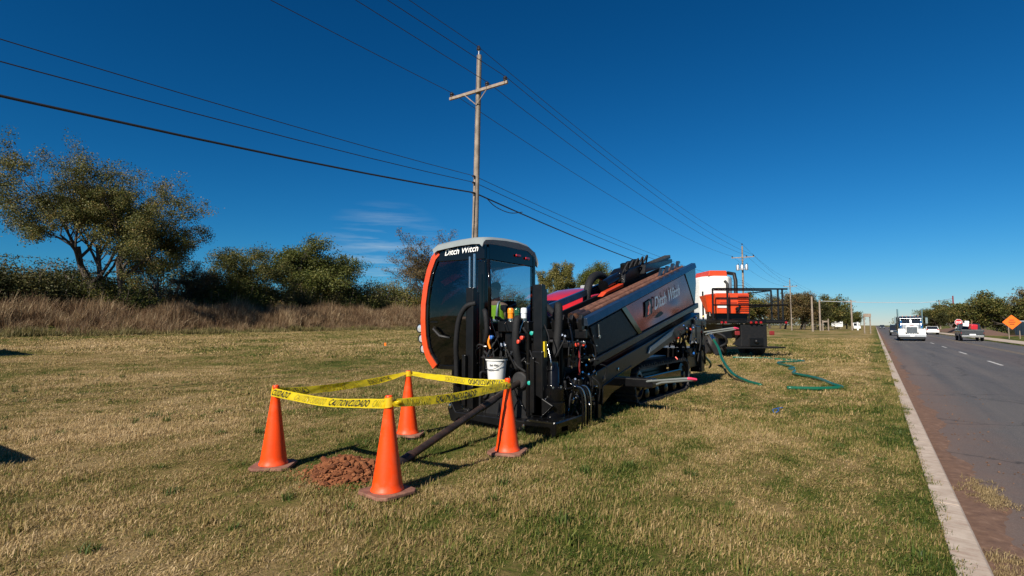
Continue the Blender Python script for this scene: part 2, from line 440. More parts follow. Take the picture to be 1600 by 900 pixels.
# ------------------------------------------------------------------ road
def road_mat():
    m, N, L, b = new_mat('asphalt')
    g = N.new('ShaderNodeNewGeometry')
    sx = N.new('ShaderNodeSeparateXYZ'); L.new(g.outputs['Position'], sx.inputs[0])
    n1 = noise(N, L, 90, 3, 0.7, vec=g.outputs['Position'])
    mpn = N.new('ShaderNodeMapping'); mpn.inputs['Scale'].default_value = (1.4, 0.05, 1); L.new(g.outputs['Position'], mpn.inputs[0])
    n2 = noise(N, L, 1.2, 6, 0.6, vec=mpn.outputs[0])
    base = ramp(N, L, n1.outputs['Fac'], [(0.25, (0.036, 0.035, 0.036)), (0.52, (0.078, 0.074, 0.072)), (0.75, (0.21, 0.19, 0.175))])
    lane = ramp(N, L, n2.outputs['Fac'], [(0.3, (0.75, 0.76, 0.8)), (0.7, (1.35, 1.25, 1.15))])
    mu = N.new('ShaderNodeMixRGB'); mu.blend_type = 'MULTIPLY'; mu.inputs[0].default_value = 1
    L.new(base.outputs[0], mu.inputs[1]); L.new(lane.outputs[0], mu.inputs[2])
    # red dirt washed out from the gutter
    n3 = noise(N, L, 1.6, 8, 0.7, vec=g.outputs['Position'])
    dd = N.new('ShaderNodeMath'); dd.operation = 'MULTIPLY_ADD'; dd.inputs[1].default_value = -1.3; L.new(n3.outputs['Fac'], dd.inputs[0]); L.new(sx.outputs['X'], dd.inputs[2])
    dr = N.new('ShaderNodeMapRange'); dr.inputs['From Min'].default_value = -0.1; dr.inputs['From Max'].default_value = 1.15; dr.inputs['To Min'].default_value = 0.7; dr.inputs['To Max'].default_value = 0.0
    L.new(dd.outputs[0], dr.inputs['Value'])
    mx = N.new('ShaderNodeMixRGB'); mx.inputs[2].default_value = (0.17, 0.1, 0.068, 1)
    L.new(dr.outputs[0], mx.inputs[0]); L.new(mu.outputs[0], mx.inputs[1])
    # dusty reddish film between the far lanes
    fr_ = N.new('ShaderNodeMath'); fr_.operation = 'SUBTRACT'; fr_.inputs[1].default_value = 5.8; L.new(sx.outputs['X'], fr_.inputs[0])
    ab = N.new('ShaderNodeMath'); ab.operation = 'ABSOLUTE'; L.new(fr_.outputs[0], ab.inputs[0])
    fm = N.new('ShaderNodeMapRange'); fm.inputs['From Min'].default_value = 1.3; fm.inputs['From Max'].default_value = 0.5; fm.inputs['To Max'].default_value = 0.35
    L.new(ab.outputs[0], fm.inputs['Value'])
    mx2 = N.new('ShaderNodeMixRGB'); mx2.inputs[2].default_value = (0.1, 0.068, 0.058, 1)
    L.new(fm.outputs[0], mx2.inputs[0]); L.new(mx.outputs[0], mx2.inputs[1])
    # cracks, sealed and open
    nd = noise(N, L, 1.1, 5, 0.6, vec=g.outputs['Position'])
    dv = N.new('ShaderNodeVectorMath'); dv.operation = 'MULTIPLY_ADD'; dv.inputs[1].default_value = (1.2, 1.2, 0); L.new(nd.outputs['Color'], dv.inputs[0]); L.new(g.outputs['Position'], dv.inputs[2])
    vo = N.new('ShaderNodeTexVoronoi'); vo.feature = 'DISTANCE_TO_EDGE'; vo.inputs['Scale'].default_value = 0.28; L.new(dv.outputs[0], vo.inputs['Vector'])
    cr = ramp(N, L, vo.outputs['Distance'], [(0.0, (0.3, 0.3, 0.3)), (0.012, (1, 1, 1))])
    mc = N.new('ShaderNodeMixRGB'); mc.blend_type = 'MULTIPLY'; mc.inputs[0].default_value = 0.85
    L.new(mx2.outputs[0], mc.inputs[1]); L.new(cr.outputs[0], mc.inputs[2])
    L.new(mc.outputs[0], b.inputs['Base Color'])
    b.inputs['Roughness'].default_value = 0.8
    bp = N.new('ShaderNodeBump'); bp.inputs['Strength'].default_value = 0.5; bp.inputs['Distance'].default_value = 0.006
    L.new(n1.outputs['Fac'], bp.inputs['Height']); L.new(bp.outputs[0], b.inputs['Normal'])
    return m
M['asphalt'] = road_mat()
def sheet(name, x0, x1, y0, y1, z, m, nseg=60, jit=0.0, seed=0):
    rr = random.Random(seed)
    yy = [y0 + (y1 - y0) * (i / nseg) ** 2 for i in range(nseg + 1)]
    v, f = [], []
    for i, y in enumerate(yy):
        v += [(x0, y, z), (x1 + (rr.uniform(-jit, jit) if jit else 0), y, z)]
    for i in range(nseg): f.append((2 * i, 2 * i + 1, 2 * i + 3, 2 * i + 2))
    return mesh_obj(name, v, f, m)
rd = sheet('road', 0.5, 9.93, -30, 1500, -0.13, M['asphalt']); tag(rd, kind='structure', label='grey asphalt road running to the horizon')

# red dirt in the gutter: low lumpy strip with a ragged edge
def dirt_mat():
    m, N, L, b = new_mat('red_dirt')
    g = N.new('ShaderNodeNewGeometry')
    n1 = noise(N, L, 9, 8, 0.7, vec=g.outputs['Position']); n2 = noise(N, L, 120, 3, 0.7, vec=g.outputs['Position'])
    rp = ramp(N, L, n1.outputs['Fac'], [(0.3, (0.09, 0.045, 0.028)), (0.55, (0.165, 0.09, 0.056)), (0.75, (0.27, 0.165, 0.11))])
    L.new(rp.outputs[0], b.inputs['Base Color']); b.inputs['Roughness'].default_value = 0.95
    bp = N.new('ShaderNodeBump'); bp.inputs['Strength'].default_value = 0.7; bp.inputs['Distance'].default_value = 0.012
    L.new(n2.outputs['Fac'], bp.inputs['Height']); L.new(bp.outputs[0], b.inputs['Normal'])
    return m
M['dirt'] = dirt_mat()
v, f = [], []
yy = np.concatenate([np.arange(-4, 25, 0.08), np.arange(25, 160, 0.8)])
rr = random.Random(3); w = 0.9
for i, y in enumerate(yy):
    w = 0.86 + 0.07 * math.sin(y * 1.1) + 0.05 * math.sin(y * 3.7 + 1) + rr.uniform(-0.025, 0.025)
    v += [(0.57, y, -0.118), (0.57 + (w - 0.57) * 0.5, y, -0.112 + rr.uniform(0, 0.012)), (w, y, -0.1285)]
for i in range(len(yy) - 1):
    for k in range(2): f.append((3 * i + k, 3 * i + k + 1, 3 * i + 3 + k + 1, 3 * i + 3 + k))
gd = mesh_obj('gutter_dirt', v, f, M['dirt'], True); tag(gd, 'red dirt washed into the gutter along the kerb', 'dirt', kind='stuff')
# pebbles and crumbs in the gutter
mb = MB(); rr = random.Random(5)
for i in range(260):
    y = 3.5 + rr.random() ** 2 * 14; x = rr.uniform(0.62, 1.35) if rr.random() < 0.8 else rr.uniform(1.3, 2.2)
    mb.blob((x, y, -0.122), rr.uniform(0.006, 0.017), i, 1, 0.25, 0.7)
pb = mb.build('gutter_pebbles', M['dirt']); tag(pb, 'loose red pebbles and crumbs scattered in the gutter', 'pebbles', kind='stuff')

def concrete_mat(name, dirt_amt):
    m, N, L, b = new_mat(name)
    g = N.new('ShaderNodeNewGeometry')
    n1 = noise(N, L, 5, 8, 0.7, vec=g.outputs['Position'])
    mpn = N.new('ShaderNodeMapping'); mpn.inputs['Scale'].default_value = (3, 22, 1); mpn.inputs['Rotation'].default_value = (0, 0, R(20)); L.new(g.outputs['Position'], mpn.inputs[0])
    n2 = noise(N, L, 0.9, 8, 0.72, vec=mpn.outputs[0]); n3 = noise(N, L, 160, 2, 0.6, vec=g.outputs['Position'])
    rp = ramp(N, L, n1.outputs['Fac'], [(0.3, (0.33, 0.255, 0.195)), (0.7, (0.54, 0.45, 0.365))])
    dm = ramp(N, L, n2.outputs['Fac'], [(0.48, (0, 0, 0)), (0.7, (dirt_amt,) * 3)])
    mx = N.new('ShaderNodeMixRGB'); mx.inputs[2].default_value = (0.22, 0.1, 0.062, 1)
    L.new(dm.outputs[0], mx.inputs[0]); L.new(rp.outputs[0], mx.inputs[1]); L.new(mx.outputs[0], b.inputs['Base Color'])
    b.inputs['Roughness'].default_value = 0.9
    bp = N.new('ShaderNodeBump'); bp.inputs['Strength'].default_value = 0.4; bp.inputs['Distance'].default_value = 0.006
    L.new(n3.outputs['Fac'], bp.inputs['Height']); L.new(bp.outputs[0], b.inputs['Normal'])
    return m
M['kerb'] = concrete_mat('kerb_concrete', 0.6)
M['pavement'] = concrete_mat('pavement_concrete', 0.4)
kb = MB()
for i in range(70):      # poured sections with open joints
    y0 = -6 + i * 3.05
    kb.prism([(0.368, -0.2), (0.575, -0.2), (0.572, -0.03), (0.55, 0.004), (0.368, 0.012)], 1, y0, y0 + 3.042)
kb.prism([(0.368, -0.2), (0.575, -0.2), (0.572, -0.03), (0.55, 0.004), (0.368, 0.012)], 1, 207.6, 1200)
ko = kb.build('kerb', M['kerb'], bevel=0.008); tag(ko, 'pale concrete kerb stained with red dirt along the lawn', kind='structure')
k2 = MB().prism([(9.93, -0.2), (10.2, -0.2), (10.2, 0.02), (9.96, 0.01), (9.932, -0.03)], 1, -10, 1200).build('kerb_far', M['pavement'])
tag(k2, kind='structure', label='pale kerb on the far side of the road')
pv = MB().prism([(10.203, -0.1), (11.7, -0.1), (11.7, 0.03), (10.203, 0.025)], 1, -10, 700).build('pavement', M['pavement'])
tag(pv, kind='structure', label='pale concrete path behind the far kerb')
M['line_white'] = pmat('road_paint_white', (0.45, 0.43, 0.4), 0.7, var=0.35, scale=4)
M['line_faint'] = pmat('road_paint_worn_yellow', (0.2, 0.145, 0.085), 0.8, var=0.35, scale=4)
marks = bpy.data.objects.new('road_markings', None); C.objects.link(marks); tag(marks, kind='structure')
for i in range(28):
    y0 = 9.3 + i * 10.75
    o = MB().bb(4.34, 4.46, y0, y0 + 3.4, -0.1285, -0.1255).build('lane_dash', M['line_white'], marks)
o = MB().bb(7.0, 7.11, -10, 700, -0.1285, -0.1255).bb(7.24, 7.35, -10, 700, -0.1285, -0.1255).build('centre_line', M['line_faint'], marks)

# low red bank of bare soil across the road
bk = MB(); v, f = [], []
n = 24
for i in range(n + 1):
    y = 108 + i * 3.2
    h = 1.1 * math.sin(math.pi * i / n) ** 0.6 + 0.1 * math.sin(i * 2.1)
    for k, (dx, kz) in enumerate([(0, 0), (1.4, 0.8), (3.4, 1.0), (6, 0.0)]): v.append((12.6 + dx, y, max(0.002, h * kz)))
for i in range(n):
    for k in range(3): f.append((4 * i + k, 4 * i + k + 1, 4 * i + 5 + k, 4 * i + 4 + k))
bo = mesh_obj('soil_bank', v, f, M['dirt'], True); tag(bo, 'low bank of bare red soil across the road behind the stop sign', kind='structure')
# ------------------------------------------------------------------ traffic cones
CONES = [(-5.606, 3.641, R(38), 0.5, 'traffic cone at the left end of the tape, beside the dirt mound'),
         (-3.813, 3.638, R(-8), -0.4, 'nearest and largest traffic cone, standing just in front of the dirt mound'),
         (-3.765, 5.547, R(16), 0.6, 'traffic cone by the drill front with a rod shadow slanting across it'),
         (-5.494, 5.611, R(29), -0.3, 'farthest traffic cone, half hidden behind the nearest one')]
CONE_H = 0.905
def make_cone():
    r = thing('traffic_cone', 'cone', 'traffic cone')
    poly = []
    for k in range(4):
        a0 = math.pi / 4 + k * math.pi / 2
        for d in (-0.16, 0.16): poly.append((0.262 * math.cos(a0 + d), 0.262 * math.sin(a0 + d)))
    MB().prism(poly, 2, 0.012, 0.045).build('base', M['cone_base'], r, bevel=0.008, world=False)
    MB().prism([(p[0] * 0.9, p[1] * 0.9) for p in poly], 2, -0.01, 0.012).build('foot', M['rubber'], r, world=False)
    prof = [(0.155, 0.046), (0.152, 0.06), (0.141, 0.075), (0.136, 0.11), (0.088, 0.45), (0.034, 0.855), (0.036, 0.865), (0.036, 0.893), (0.03, 0.905), (0.022, 0.905), (0.02, 0.86)]
    MB().lathe(prof, n=40).build('body', M['cone'], r, smooth='auto', world=False)
    return r
cone0 = make_cone()
for i, (x, y, a, lean, lab) in enumerate(CONES):
    o = cone0 if i == 0 else copy_tree(cone0)
    o.location = (x, y, tz(x, y) + 0.012); o.rotation_euler = (R(lean), R(lean * 0.6), a)
    tag(o, lab, 'traffic cone', 'orange traffic cones holding the caution tape')

# ------------------------------------------------------------------ caution tape
def tape_mat():
    m, N, L, b = new_mat('caution_tape')
    n = noise(N, L, 14, 3, 0.6)
    rp = ramp(N, L, n.outputs['Fac'], [(0.3, (0.8, 0.6, 0.012)), (0.7, (0.92, 0.74, 0.03))])
    L.new(rp.outputs[0], b.inputs['Base Color']); b.inputs['Roughness'].default_value = 0.16
    b.inputs['Specular IOR Level'].default_value = 0.7
    t = N.new('ShaderNodeBsdfTranslucent'); L.new(rp.outputs[0], t.inputs[0])
    mx = N.new('ShaderNodeMixShader'); mx.inputs[0].default_value = 0.45
    L.new(b.outputs[0], mx.inputs[1]); L.new(t.outputs[0], mx.inputs[2]); L.new(mx.outputs[0], N['Material Output'].inputs[0])
    return m
M['tape'] = tape_mat()
TW = 0.09
def cpos(i): return Vector((CONES[i][0], CONES[i][1], tz(CONES[i][0], CONES[i][1])))
cen = sum((cpos(i) for i in range(4)), Vector()) / 4
# segment: from, to, z at both ends, sag, twist function
SEGS = [(0, 1, 0.845, 0.845, 0.04, lambda t: 0.30 + 0.16 * math.sin(3 * t)),
        (1, 2, 0.845, 0.845, 0.035, lambda t: 0.42 - 0.1 * t + 0.5 * max(0, 0.15 - t) / 0.15),
        (2, 3, 0.85, 0.885, 0.03, lambda t: -0.35 - 0.75 * t * t),
        (3, 0, 0.885, 0.845, 0.06, lambda t: -1.2 * max(0, 1 - 2.4 * t) - 0.15)]
tape = thing('caution_tape', 'yellow caution tape strung in a square round the four traffic cones', 'caution tape', (cen.x, cen.y, 0))
def seg_frame(seg, t):
    i, j, za, zb, sag, tw = seg
    a, b = cpos(i), cpos(j)
    d = (b - a); d.z = 0; L_ = d.length; d.normalize()
    nrm = Vector((d.y, -d.x, 0))
    if nrm.dot((a + b) / 2 - cen) < 0: nrm = -nrm
    p = a.lerp(b, t) + nrm * 0.04
    p.z += za + (zb - za) * t - sag * 4 * t * (1 - t) + 0.004 * math.sin(9 * t + i)
    th = tw(t)
    side = Vector((0, 0, 1)) * math.cos(th) - nrm * math.sin(th)
    nn = nrm * math.cos(th) + Vector((0, 0, 1)) * math.sin(th)
    # bow across the width
    return p, d, side, nn, L_
def tape_pt(seg, t, v, off=0.0):
    p, d, side, nn, _ = seg_frame(seg, t)
    bow = 0.004 * math.sin(math.pi * (v + 0.5)) + 0.004 * math.sin(14 * t + 5 * v) + 0.0022 * math.sin(47 * t + 9 * v) + 0.0015 * math.sin(83 * t - 7 * v)
    return p + side * (v * TW) + nn * (off + bow)
TXT, TXF = text_geo('CAUTION/CUIDADO', bold=0.012, spacing=1.12)
TXT_S = [(a + 0.06 * (b - 0.5), b) for a, b in TXT]
layouts = {0: [(-0.17, 0.18, 1), (0.24, 0.52, 0), (0.56, 0.88, 1), (0.91, 1.2, 0)],
           1: [(0.04, 0.26, 0), (0.31, 0.65, 1), (0.70, 1.0, 0)],
           2: [(0.05, 0.38, 1), (0.42, 0.62, 0)],
           3: [(0.15, 0.34, 1), (0.42, 0.70, 0), (0.78, 1.1, 1)]}
for k, seg in enumerate(SEGS):
    mb = MB(); n, mrow = 110, 4
    vs_ = [tape_pt(seg, i / n, j / mrow - 0.5) for i in range(n + 1) for j in range(mrow + 1)]
    fs = [(i * (mrow + 1) + j, (i + 1) * (mrow + 1) + j, (i + 1) * (mrow + 1) + j + 1, i * (mrow + 1) + j + 1) for i in range(n) for j in range(mrow)]
    mb.add(vs_, fs); rib = mb.build('ribbon', M['tape'], tape, smooth=True)
    # which way does the writing run, seen from outside the square
    a, b = cpos(seg[0]), cpos(seg[1]); d = (b - a).normalized(); p, dd, side, nn, L_ = seg_frame(seg, 0.5)
    fwd = d.cross(Vector((0, 0, 1))).dot(nn) > 0
    for (t0, t1, strong) in layouts[k]:
        mb = MB()
        for off in (0.0075, -0.0075):
            pts = [(t0 + (t1 - t0) * (x if fwd else 1 - x), y) for x, y in TXT_S]
            ok = [0.0 <= q[0] <= 1.0 for q in pts]
            vs_ = [tape_pt(seg, min(max(q[0], 0), 1), (q[1] - 0.5) * 0.74, off) for q in pts]
            mb.add(vs_, [fc for fc in TXF if all(ok[i] for i in fc)])
        if mb.f: mb.build('lettering', M['ink'] if strong else M['ghost_ink'], rib)
# loops wrapped round the cone tops, with a knot
for i in range(4):
    mb = MB(); c = cpos(i); zz = 0.845 if i != 3 else 0.87
    n = 18; vs_ = []
    for k in range(n + 1):
        a = 2 * math.pi * k / n
        for j in (-0.5, 0.5):
            z = zz + j * TW + 0.006 * math.sin(2 * a + i)
            r_ = 0.036 + (0.866 - z) * 0.14 + 0.0045
            vs_.append((c.x + r_ * math.cos(a), c.y + r_ * math.sin(a), c.z + 0.012 + min(z, 0.9)))
    mb.add(vs_, [(2 * k, 2 * k + 2, 2 * k + 3, 2 * k + 1) for k in range(n)])
    mb.build('wrap', M['tape'], tape, smooth=True)
c = cpos(1)
mb = MB()
for k in range(3):
    mb.tube([(c.x + 0.03, c.y + 0.035, c.z + 0.85), (c.x + 0.06 + 0.012 * k, c.y + 0.06, c.z + 0.852 + 0.012 * (k - 1)), (c.x + 0.075, c.y + 0.1 + 0.01 * k, c.z + 0.845 - 0.01 * k)], [0.008, 0.016, 0.006], 5)
mb.build('knot', M['tape'], tape, smooth=True)

# ------------------------------------------------------------------ dirt mound
def clod_mat():
    m, N, L, b = new_mat('red_clay')
    n1 = noise(N, L, 9, 6, 0.7); n2 = noise(N, L, 70, 4, 0.7)
    oi = N.new('ShaderNodeObjectInfo')
    ad = N.new('ShaderNodeMath'); ad.operation = 'MULTIPLY_ADD'; ad.inputs[1].default_value = 0.35; L.new(oi.outputs['Random'], ad.inputs[0]); L.new(n1.outputs['Fac'], ad.inputs[2])
    rp = ramp(N, L, ad.outputs[0], [(0.3, (0.075, 0.024, 0.008)), (0.65, (0.18, 0.056, 0.017)), (1.0, (0.3, 0.115, 0.042))])
    L.new(rp.outputs[0], b.inputs['Base Color']); b.inputs['Roughness'].default_value = 0.95
    bp = N.new('ShaderNodeBump'); bp.inputs['Strength'].default_value = 0.6; bp.inputs['Distance'].default_value = 0.01
    L.new(n2.outputs['Fac'], bp.inputs['Height']); L.new(bp.outputs[0], b.inputs['Normal'])
    return m
M['clay'] = clod_mat()
MX, MY = -4.68, 3.87
mound = thing('dirt_mound', 'heap of crumbly red clay clods between the cones', 'dirt mound', (MX, MY, tz(MX, MY)))
def mound_h(dx, dy):
    r = math.hypot(dx / 0.43, dy / 0.37)
    return 0.17 * max(0, 1 - r ** 1.5)
v, f = [], []
n, m_ = 28, 10
for j in range(m_ + 1):
    for k in range(n):
        a = 2 * math.pi * k / n; rr_ = j / m_ * (1.0 + 0.1 * math.sin(3 * a) + 0.06 * math.sin(7 * a + 1))
        dx, dy = 0.43 * rr_ * math.cos(a), 0.37 * rr_ * math.sin(a)
        v.append((dx, dy, mound_h(dx, dy) - 0.01 + 0.012 * math.sin(17 * dx + 3) * math.sin(19 * dy)))
for j in range(m_):
    for k in range(n): f.append((j * n + k, j * n + (k + 1) % n, (j + 1) * n + (k + 1) % n, (j + 1) * n + k))
o = mesh_obj('heap', v, f, M['clay']); o.parent = mound
clods = []
rr = random.Random(11)
for s in range(10):
    bm = bmesh.new(); bmesh.ops.create_icosphere(bm, subdivisions=1, radius=1.0)
    for vv in bm.verts: vv.co *= rr.uniform(0.62, 1.15)
    for vv in bm.verts: vv.co.x *= 1.35; vv.co.z *= 0.62
    me = bpy.data.meshes.new('clod'); bm.to_mesh(me); bm.free(); me.materials.append(M['clay']); clods.append(me)
for i in range(260):
    a = rr.uniform(0, 6.283); q = rr.random() ** 0.6 * (1.12 if i > 130 else 0.95)
    dx, dy = 0.43 * q * math.cos(a), 0.37 * q * math.sin(a)
    o = obj_from(clods[i % 10], 'clod', mound)
    s_ = rr.choice([0.012, 0.016, 0.022, 0.03, 0.04]) * rr.uniform(0.8, 1.2) * (1.7 if rr.random() < 0.1 else 1)
    o.location = (dx, dy, mound_h(dx, dy) + s_ * 0.3); o.scale = (s_, s_ * rr.uniform(0.7, 1.1), s_ * rr.uniform(0.8, 1.3)); o.rotation_euler = (rr.uniform(-0.7, 0.7), rr.uniform(-0.7, 0.7), rr.uniform(0, 6.28))
mb = MB()
for i in range(900):
    a = rr.uniform(0, 6.283); q = rr.random() ** 0.6 * (1.15 + 0.45 * rr.random() ** 2)
    dx, dy = 0.43 * q * math.cos(a), 0.37 * q * math.sin(a)
    mb.blob((dx, dy, mound_h(dx, dy) + 0.006), rr.uniform(0.005, 0.013), i, 1, 0.3, 0.8)
o = mb.build('crumbs', M['clay'], mound, world=False); o['kind'] = 'stuff'

# ------------------------------------------------------------------ drill rod in the ground
rodA, rodB = Vector((-4.53, 3.95, -0.14)), Vector((-4.5, 8.6, 1.17))
rod = thing('drill_rod', 'long dark steel drill rod slanting from the drill into the ground', 'drill rod', (-4.55, 4.5, 0))
MB().cyl(rodA, rodB, 0.045, 16).build('pipe', M['dark_pipe'], rod, smooth='auto')
dr = (rodB - rodA).normalized()
p = rodA + dr * 2.15
MB().cyl(p, p + dr * 0.32, 0.053, 16).build('tool_joint', M['dark_pipe'], rod, bevel=0.006)
p = rodA + dr * 0.5
MB().cyl(p, p + dr * 0.28, 0.056, 16).build('tool_joint', M['dark_pipe'], rod, bevel=0.006)

# ------------------------------------------------------------------ green hoses
def catmull(pts, n=10):
    P = [Vector(p) for p in pts]; P = [P[0] * 2 - P[1]] + P + [P[-1] * 2 - P[-2]]; out_ = []
    for i in range(1, len(P) - 2):
        for k in range(n):
            t = k / n; a, b, c_, d = P[i - 1], P[i], P[i + 1], P[i + 2]
            out_.append(0.5 * ((2 * b) + (c_ - a) * t + (2 * a - 5 * b + 4 * c_ - d) * t * t + (3 * b - a - 3 * c_ + d) * t ** 3))
    out_.append(P[-2]); return out_
def gp(x, y, dz=0.0): return (x, y, tz(x, y) + dz)
h1 = thing('garden_hose', 'green hose arching down to the grass from a steel coupling behind the drill', 'hose', gp(-3.6, 17.2))
hp = [(-4.75, 19.9, 1.06), (-4.45, 19.3, 0.78), (-4.1, 18.3, 0.45), (-3.55, 17.0, 0.16), (-3.0, 16.0, 0.06), (-2.5, 15.3, 0.03)]
MB().tube(catmull(hp), 0.043, 10).build('hose_body', M['green_hose'], h1, smooth=True)
MB().cyl((-4.9, 20.2, 1.2), (-4.72, 19.85, 1.04), 0.07, 12).cyl((-5.0, 20.4, 1.3), (-4.9, 20.2, 1.2), 0.09, 12).build('coupling', M['zinc'], h1, bevel=0.008)
h2 = thing('garden_hose', 'green flat hose lying in loose zigzag bends on the grass', 'hose', gp(-1.6, 17.5))
hp = [(-1.85, 14.9), (-1.2, 15.2), (-0.82, 15.5), (-0.75, 15.75), (-0.95, 16.2), (-1.4, 17.6), (-1.95, 18.6), (-2.2, 19.2), (-2.25, 20.1), (-2.5, 20.8), (-2.45, 21.7), (-2.75, 22.6), (-3.2, 23.6), (-3.25, 24.4), (-2.75, 25.4), (-2.6, 26.2), (-3.3, 26.9), (-4.4, 27.1), (-5.6, 27.0)]
MB().tube(catmull([gp(a, b, 0.055) for a, b in hp], 8), 0.045, 10).build('hose_body', M['green_hose'], h2, smooth=True)
# scrap of blue twine on the grass
tw = MB().tube(catmull([gp(-1.52, 10.72, 0.035), gp(-1.5, 10.9, 0.05), gp(-1.56, 11.15, 0.045), gp(-1.5, 11.35, 0.04)], 6), 0.008, 6).tube(catmull([gp(-1.56, 10.74, 0.03), gp(-1.6, 10.95, 0.05), gp(-1.52, 11.3, 0.04)], 6), 0.007, 6)
o = tw.build('twine', M['blue_cap']); tag(o, 'short scrap of blue twine lying in the grass', 'twine')
# ------------------------------------------------------------------ directional drill
drill = thing('directional_drill', 'large black and orange horizontal drill on tracks with glazed operator cab and inclined rod rack', 'drilling machine', (-4.8, 9.0, 0))
def T(y): return 1.645 + (y - 7.81) * 0.2335        # top rail of the rack
def B(y): return 1.026 + (y - 8.14) * 0.1769        # lower rail of the rack
XR = -3.8

# --- cab -----------------------------------------------------------
curve = [(-6.47, 2.90), (-6.585, 2.80), (-6.70, 2.56), (-6.775, 2.30), (-6.83, 1.95), (-6.835, 1.65), (-6.815, 1.35), (-6.76, 1.12), (-6.69, 0.98), (-6.53, 0.80)]
def inset(pts, d):
    out_ = []
    for i, p in enumerate(pts):
        a = pts[max(i - 1, 0)]; b = pts[min(i + 1, len(pts) - 1)]
        tx, tz_ = b[0] - a[0], b[1] - a[1]; l = math.hypot(tx, tz_)
        out_.append((p[0] - tz_ / l * d, p[1] + tx / l * d))   # to the inside (+x)
    return out_
cin, cin2 = inset(curve, 0.11), inset(curve, 0.16)
Y0, Y1 = 7.30, 8.95
mb = MB()
mb.bb(-6.5, -5.42, Y0 + 0.02, Y1 - 0.02, 0.80, 0.92)                       # floor
mb.bb(-5.50, -5.415, Y0 + 0.01, Y0 + 0.12, 0.92, 2.90)                      # corner posts
mb.bb(-5.49, -5.415, Y1 - 0.10, Y1 - 0.01, 0.92, 2.98)
mb.bb(-5.475, -5.422, Y0 + 0.12, Y1 - 0.1, 0.92, 1.62)                      # lower wall on the rack side
mb.bb(-5.475, -5.422, Y0 + 0.12, Y1 - 0.1, 2.68, 2.98)                      # header above the side window
mb.bb(-6.45, -5.5, Y1 - 0.07, Y1 - 0.015, 0.92, 1.55)                       # lower rear wall
mb.bb(-6.45, -5.5, Y1 - 0.07, Y1 - 0.015, 2.72, 2.95)
cab = mb.build('cab', M['black_gloss'], drill, bevel=0.015)
# orange curved frame of the windscreen, both sides and the lower nose
for (ya, yb) in ((Y0 - 0.03, Y0 + 0.10), (Y1 - 0.10, Y1 + 0.02)):
    mb = MB(); k = len(curve)
    for i in range(k - 1):
        mb.prism([curve[i], curve[i + 1], cin[i + 1], cin[i]], 1, ya, yb)
    mb.build('windscreen_frame', M['orange'], cab, bevel=0.0)
mb = MB()
mb.prism([curve[6], curve[7], curve[8], curve[9], cin[9], cin[8], cin[7], cin[6]], 1, Y0 + 0.10, Y1 - 0.10); mb.build('nose_panel', M['orange'], cab)
mb = MB()
g1 = inset(curve, 0.03)
for i in range(6): mb.add([(g1[i][0], Y0 + 0.1, g1[i][1]), (g1[i + 1][0], Y0 + 0.1, g1[i + 1][1]), (g1[i + 1][0], Y1 - 0.1, g1[i + 1][1]), (g1[i][0], Y1 - 0.1, g1[i][1])], [(0, 1, 2, 3)])
mb.build('windscreen', M['glass_tint'], cab, smooth=True)
# door: black frame, dark glass
door = MB()
for i in range(len(cin) - 1): door.prism([cin[i], cin[i + 1], cin2[i + 1], cin2[i]], 1, Y0 - 0.012, Y0 + 0.05)
door.bb(-6.40, -5.42, Y0 - 0.012, Y0 + 0.05, 0.80, 0.875)
door.prism([(-6.44, 2.70), (-5.415, 2.68), (-5.415, 2.96), (-6.40, 2.94)], 1, Y0 - 0.02, Y0 + 0.05)
door.bb(-5.56, -5.415, Y0 - 0.012, Y0 + 0.05, 0.875, 2.64)
door.bb(-6.62, -5.56, Y0 - 0.008, Y0 + 0.03, 1.605, 1.64)
door.prism([(-6.66, 1.6), (-6.64, 1.3), (-6.56, 1.08), (-6.40, 0.87), (-5.56, 0.87), (-5.56, 1.6)], 1, Y0 + 0.025, Y0 + 0.04)
door = door.build('door', M['black_gloss'], cab, bevel=0.008)
pane = [p for p in cin2[1:]] + [(-5.56, 0.875), (-5.56, 2.655), (-6.38, 2.672)]
# slightly bulged pane
nx_, nz_ = 14, 24; vs_, fs = [], []
def left_at(z):
    for i in range(len(cin2) - 1):
        (xa, za), (xb, zb) = cin2[i], cin2[i + 1]
        if zb <= z <= za: return xa + (xb - xa) * (z - za) / (zb - za)
    return cin2[0][0] if z > cin2[0][1] else cin2[-1][0]
for j in range(nz_ + 1):
    z = 0.86 + (2.71 - 0.86) * j / nz_; xl = left_at(z) - 0.005
    for i in range(nx_ + 1):
        u_ = i / nx_; x = xl + (-5.555 - xl) * u_
        vs_.append((x, Y0 + 0.012 - 0.035 * math.sin(math.pi * u_) * math.sin(math.pi * j / nz_), z))
for j in range(nz_):
    for i in range(nx_): a = j * (nx_ + 1) + i; fs.append((a, a + 1, a + nx_ + 2, a + nx_ + 1))
MB().add(vs_, fs).build('door_glass', M['glass_dark'], cab, smooth=True)
MB().add([(-5.43, Y0 + 0.13, 1.62), (-5.43, Y1 - 0.1, 1.62), (-5.43, Y1 - 0.1, 2.68), (-5.43, Y0 + 0.13, 2.68)], [(0, 1, 2, 3)]).build('side_glass', M['glass'], cab)
MB().add([(-6.6, Y1 - 0.04, 1.55), (-5.5, Y1 - 0.04, 1.55), (-5.5, Y1 - 0.04, 2.72), (-6.6, Y1 - 0.04, 2.72)], [(0, 1, 2, 3)]).build('rear_glass', M['glass'], cab)
hd = MB().tube([(-6.5, Y0 - 0.03, 1.53), (-6.48, Y0 - 0.075, 1.5), (-6.33, Y0 - 0.075, 1.38), (-6.2, Y0 - 0.06, 1.36), (-6.16, Y0 - 0.02, 1.35)], [0.02, 0.028, 0.03, 0.022, 0.018], 8)
hd.build('door_handle', M['black_matte'], cab, smooth='auto')
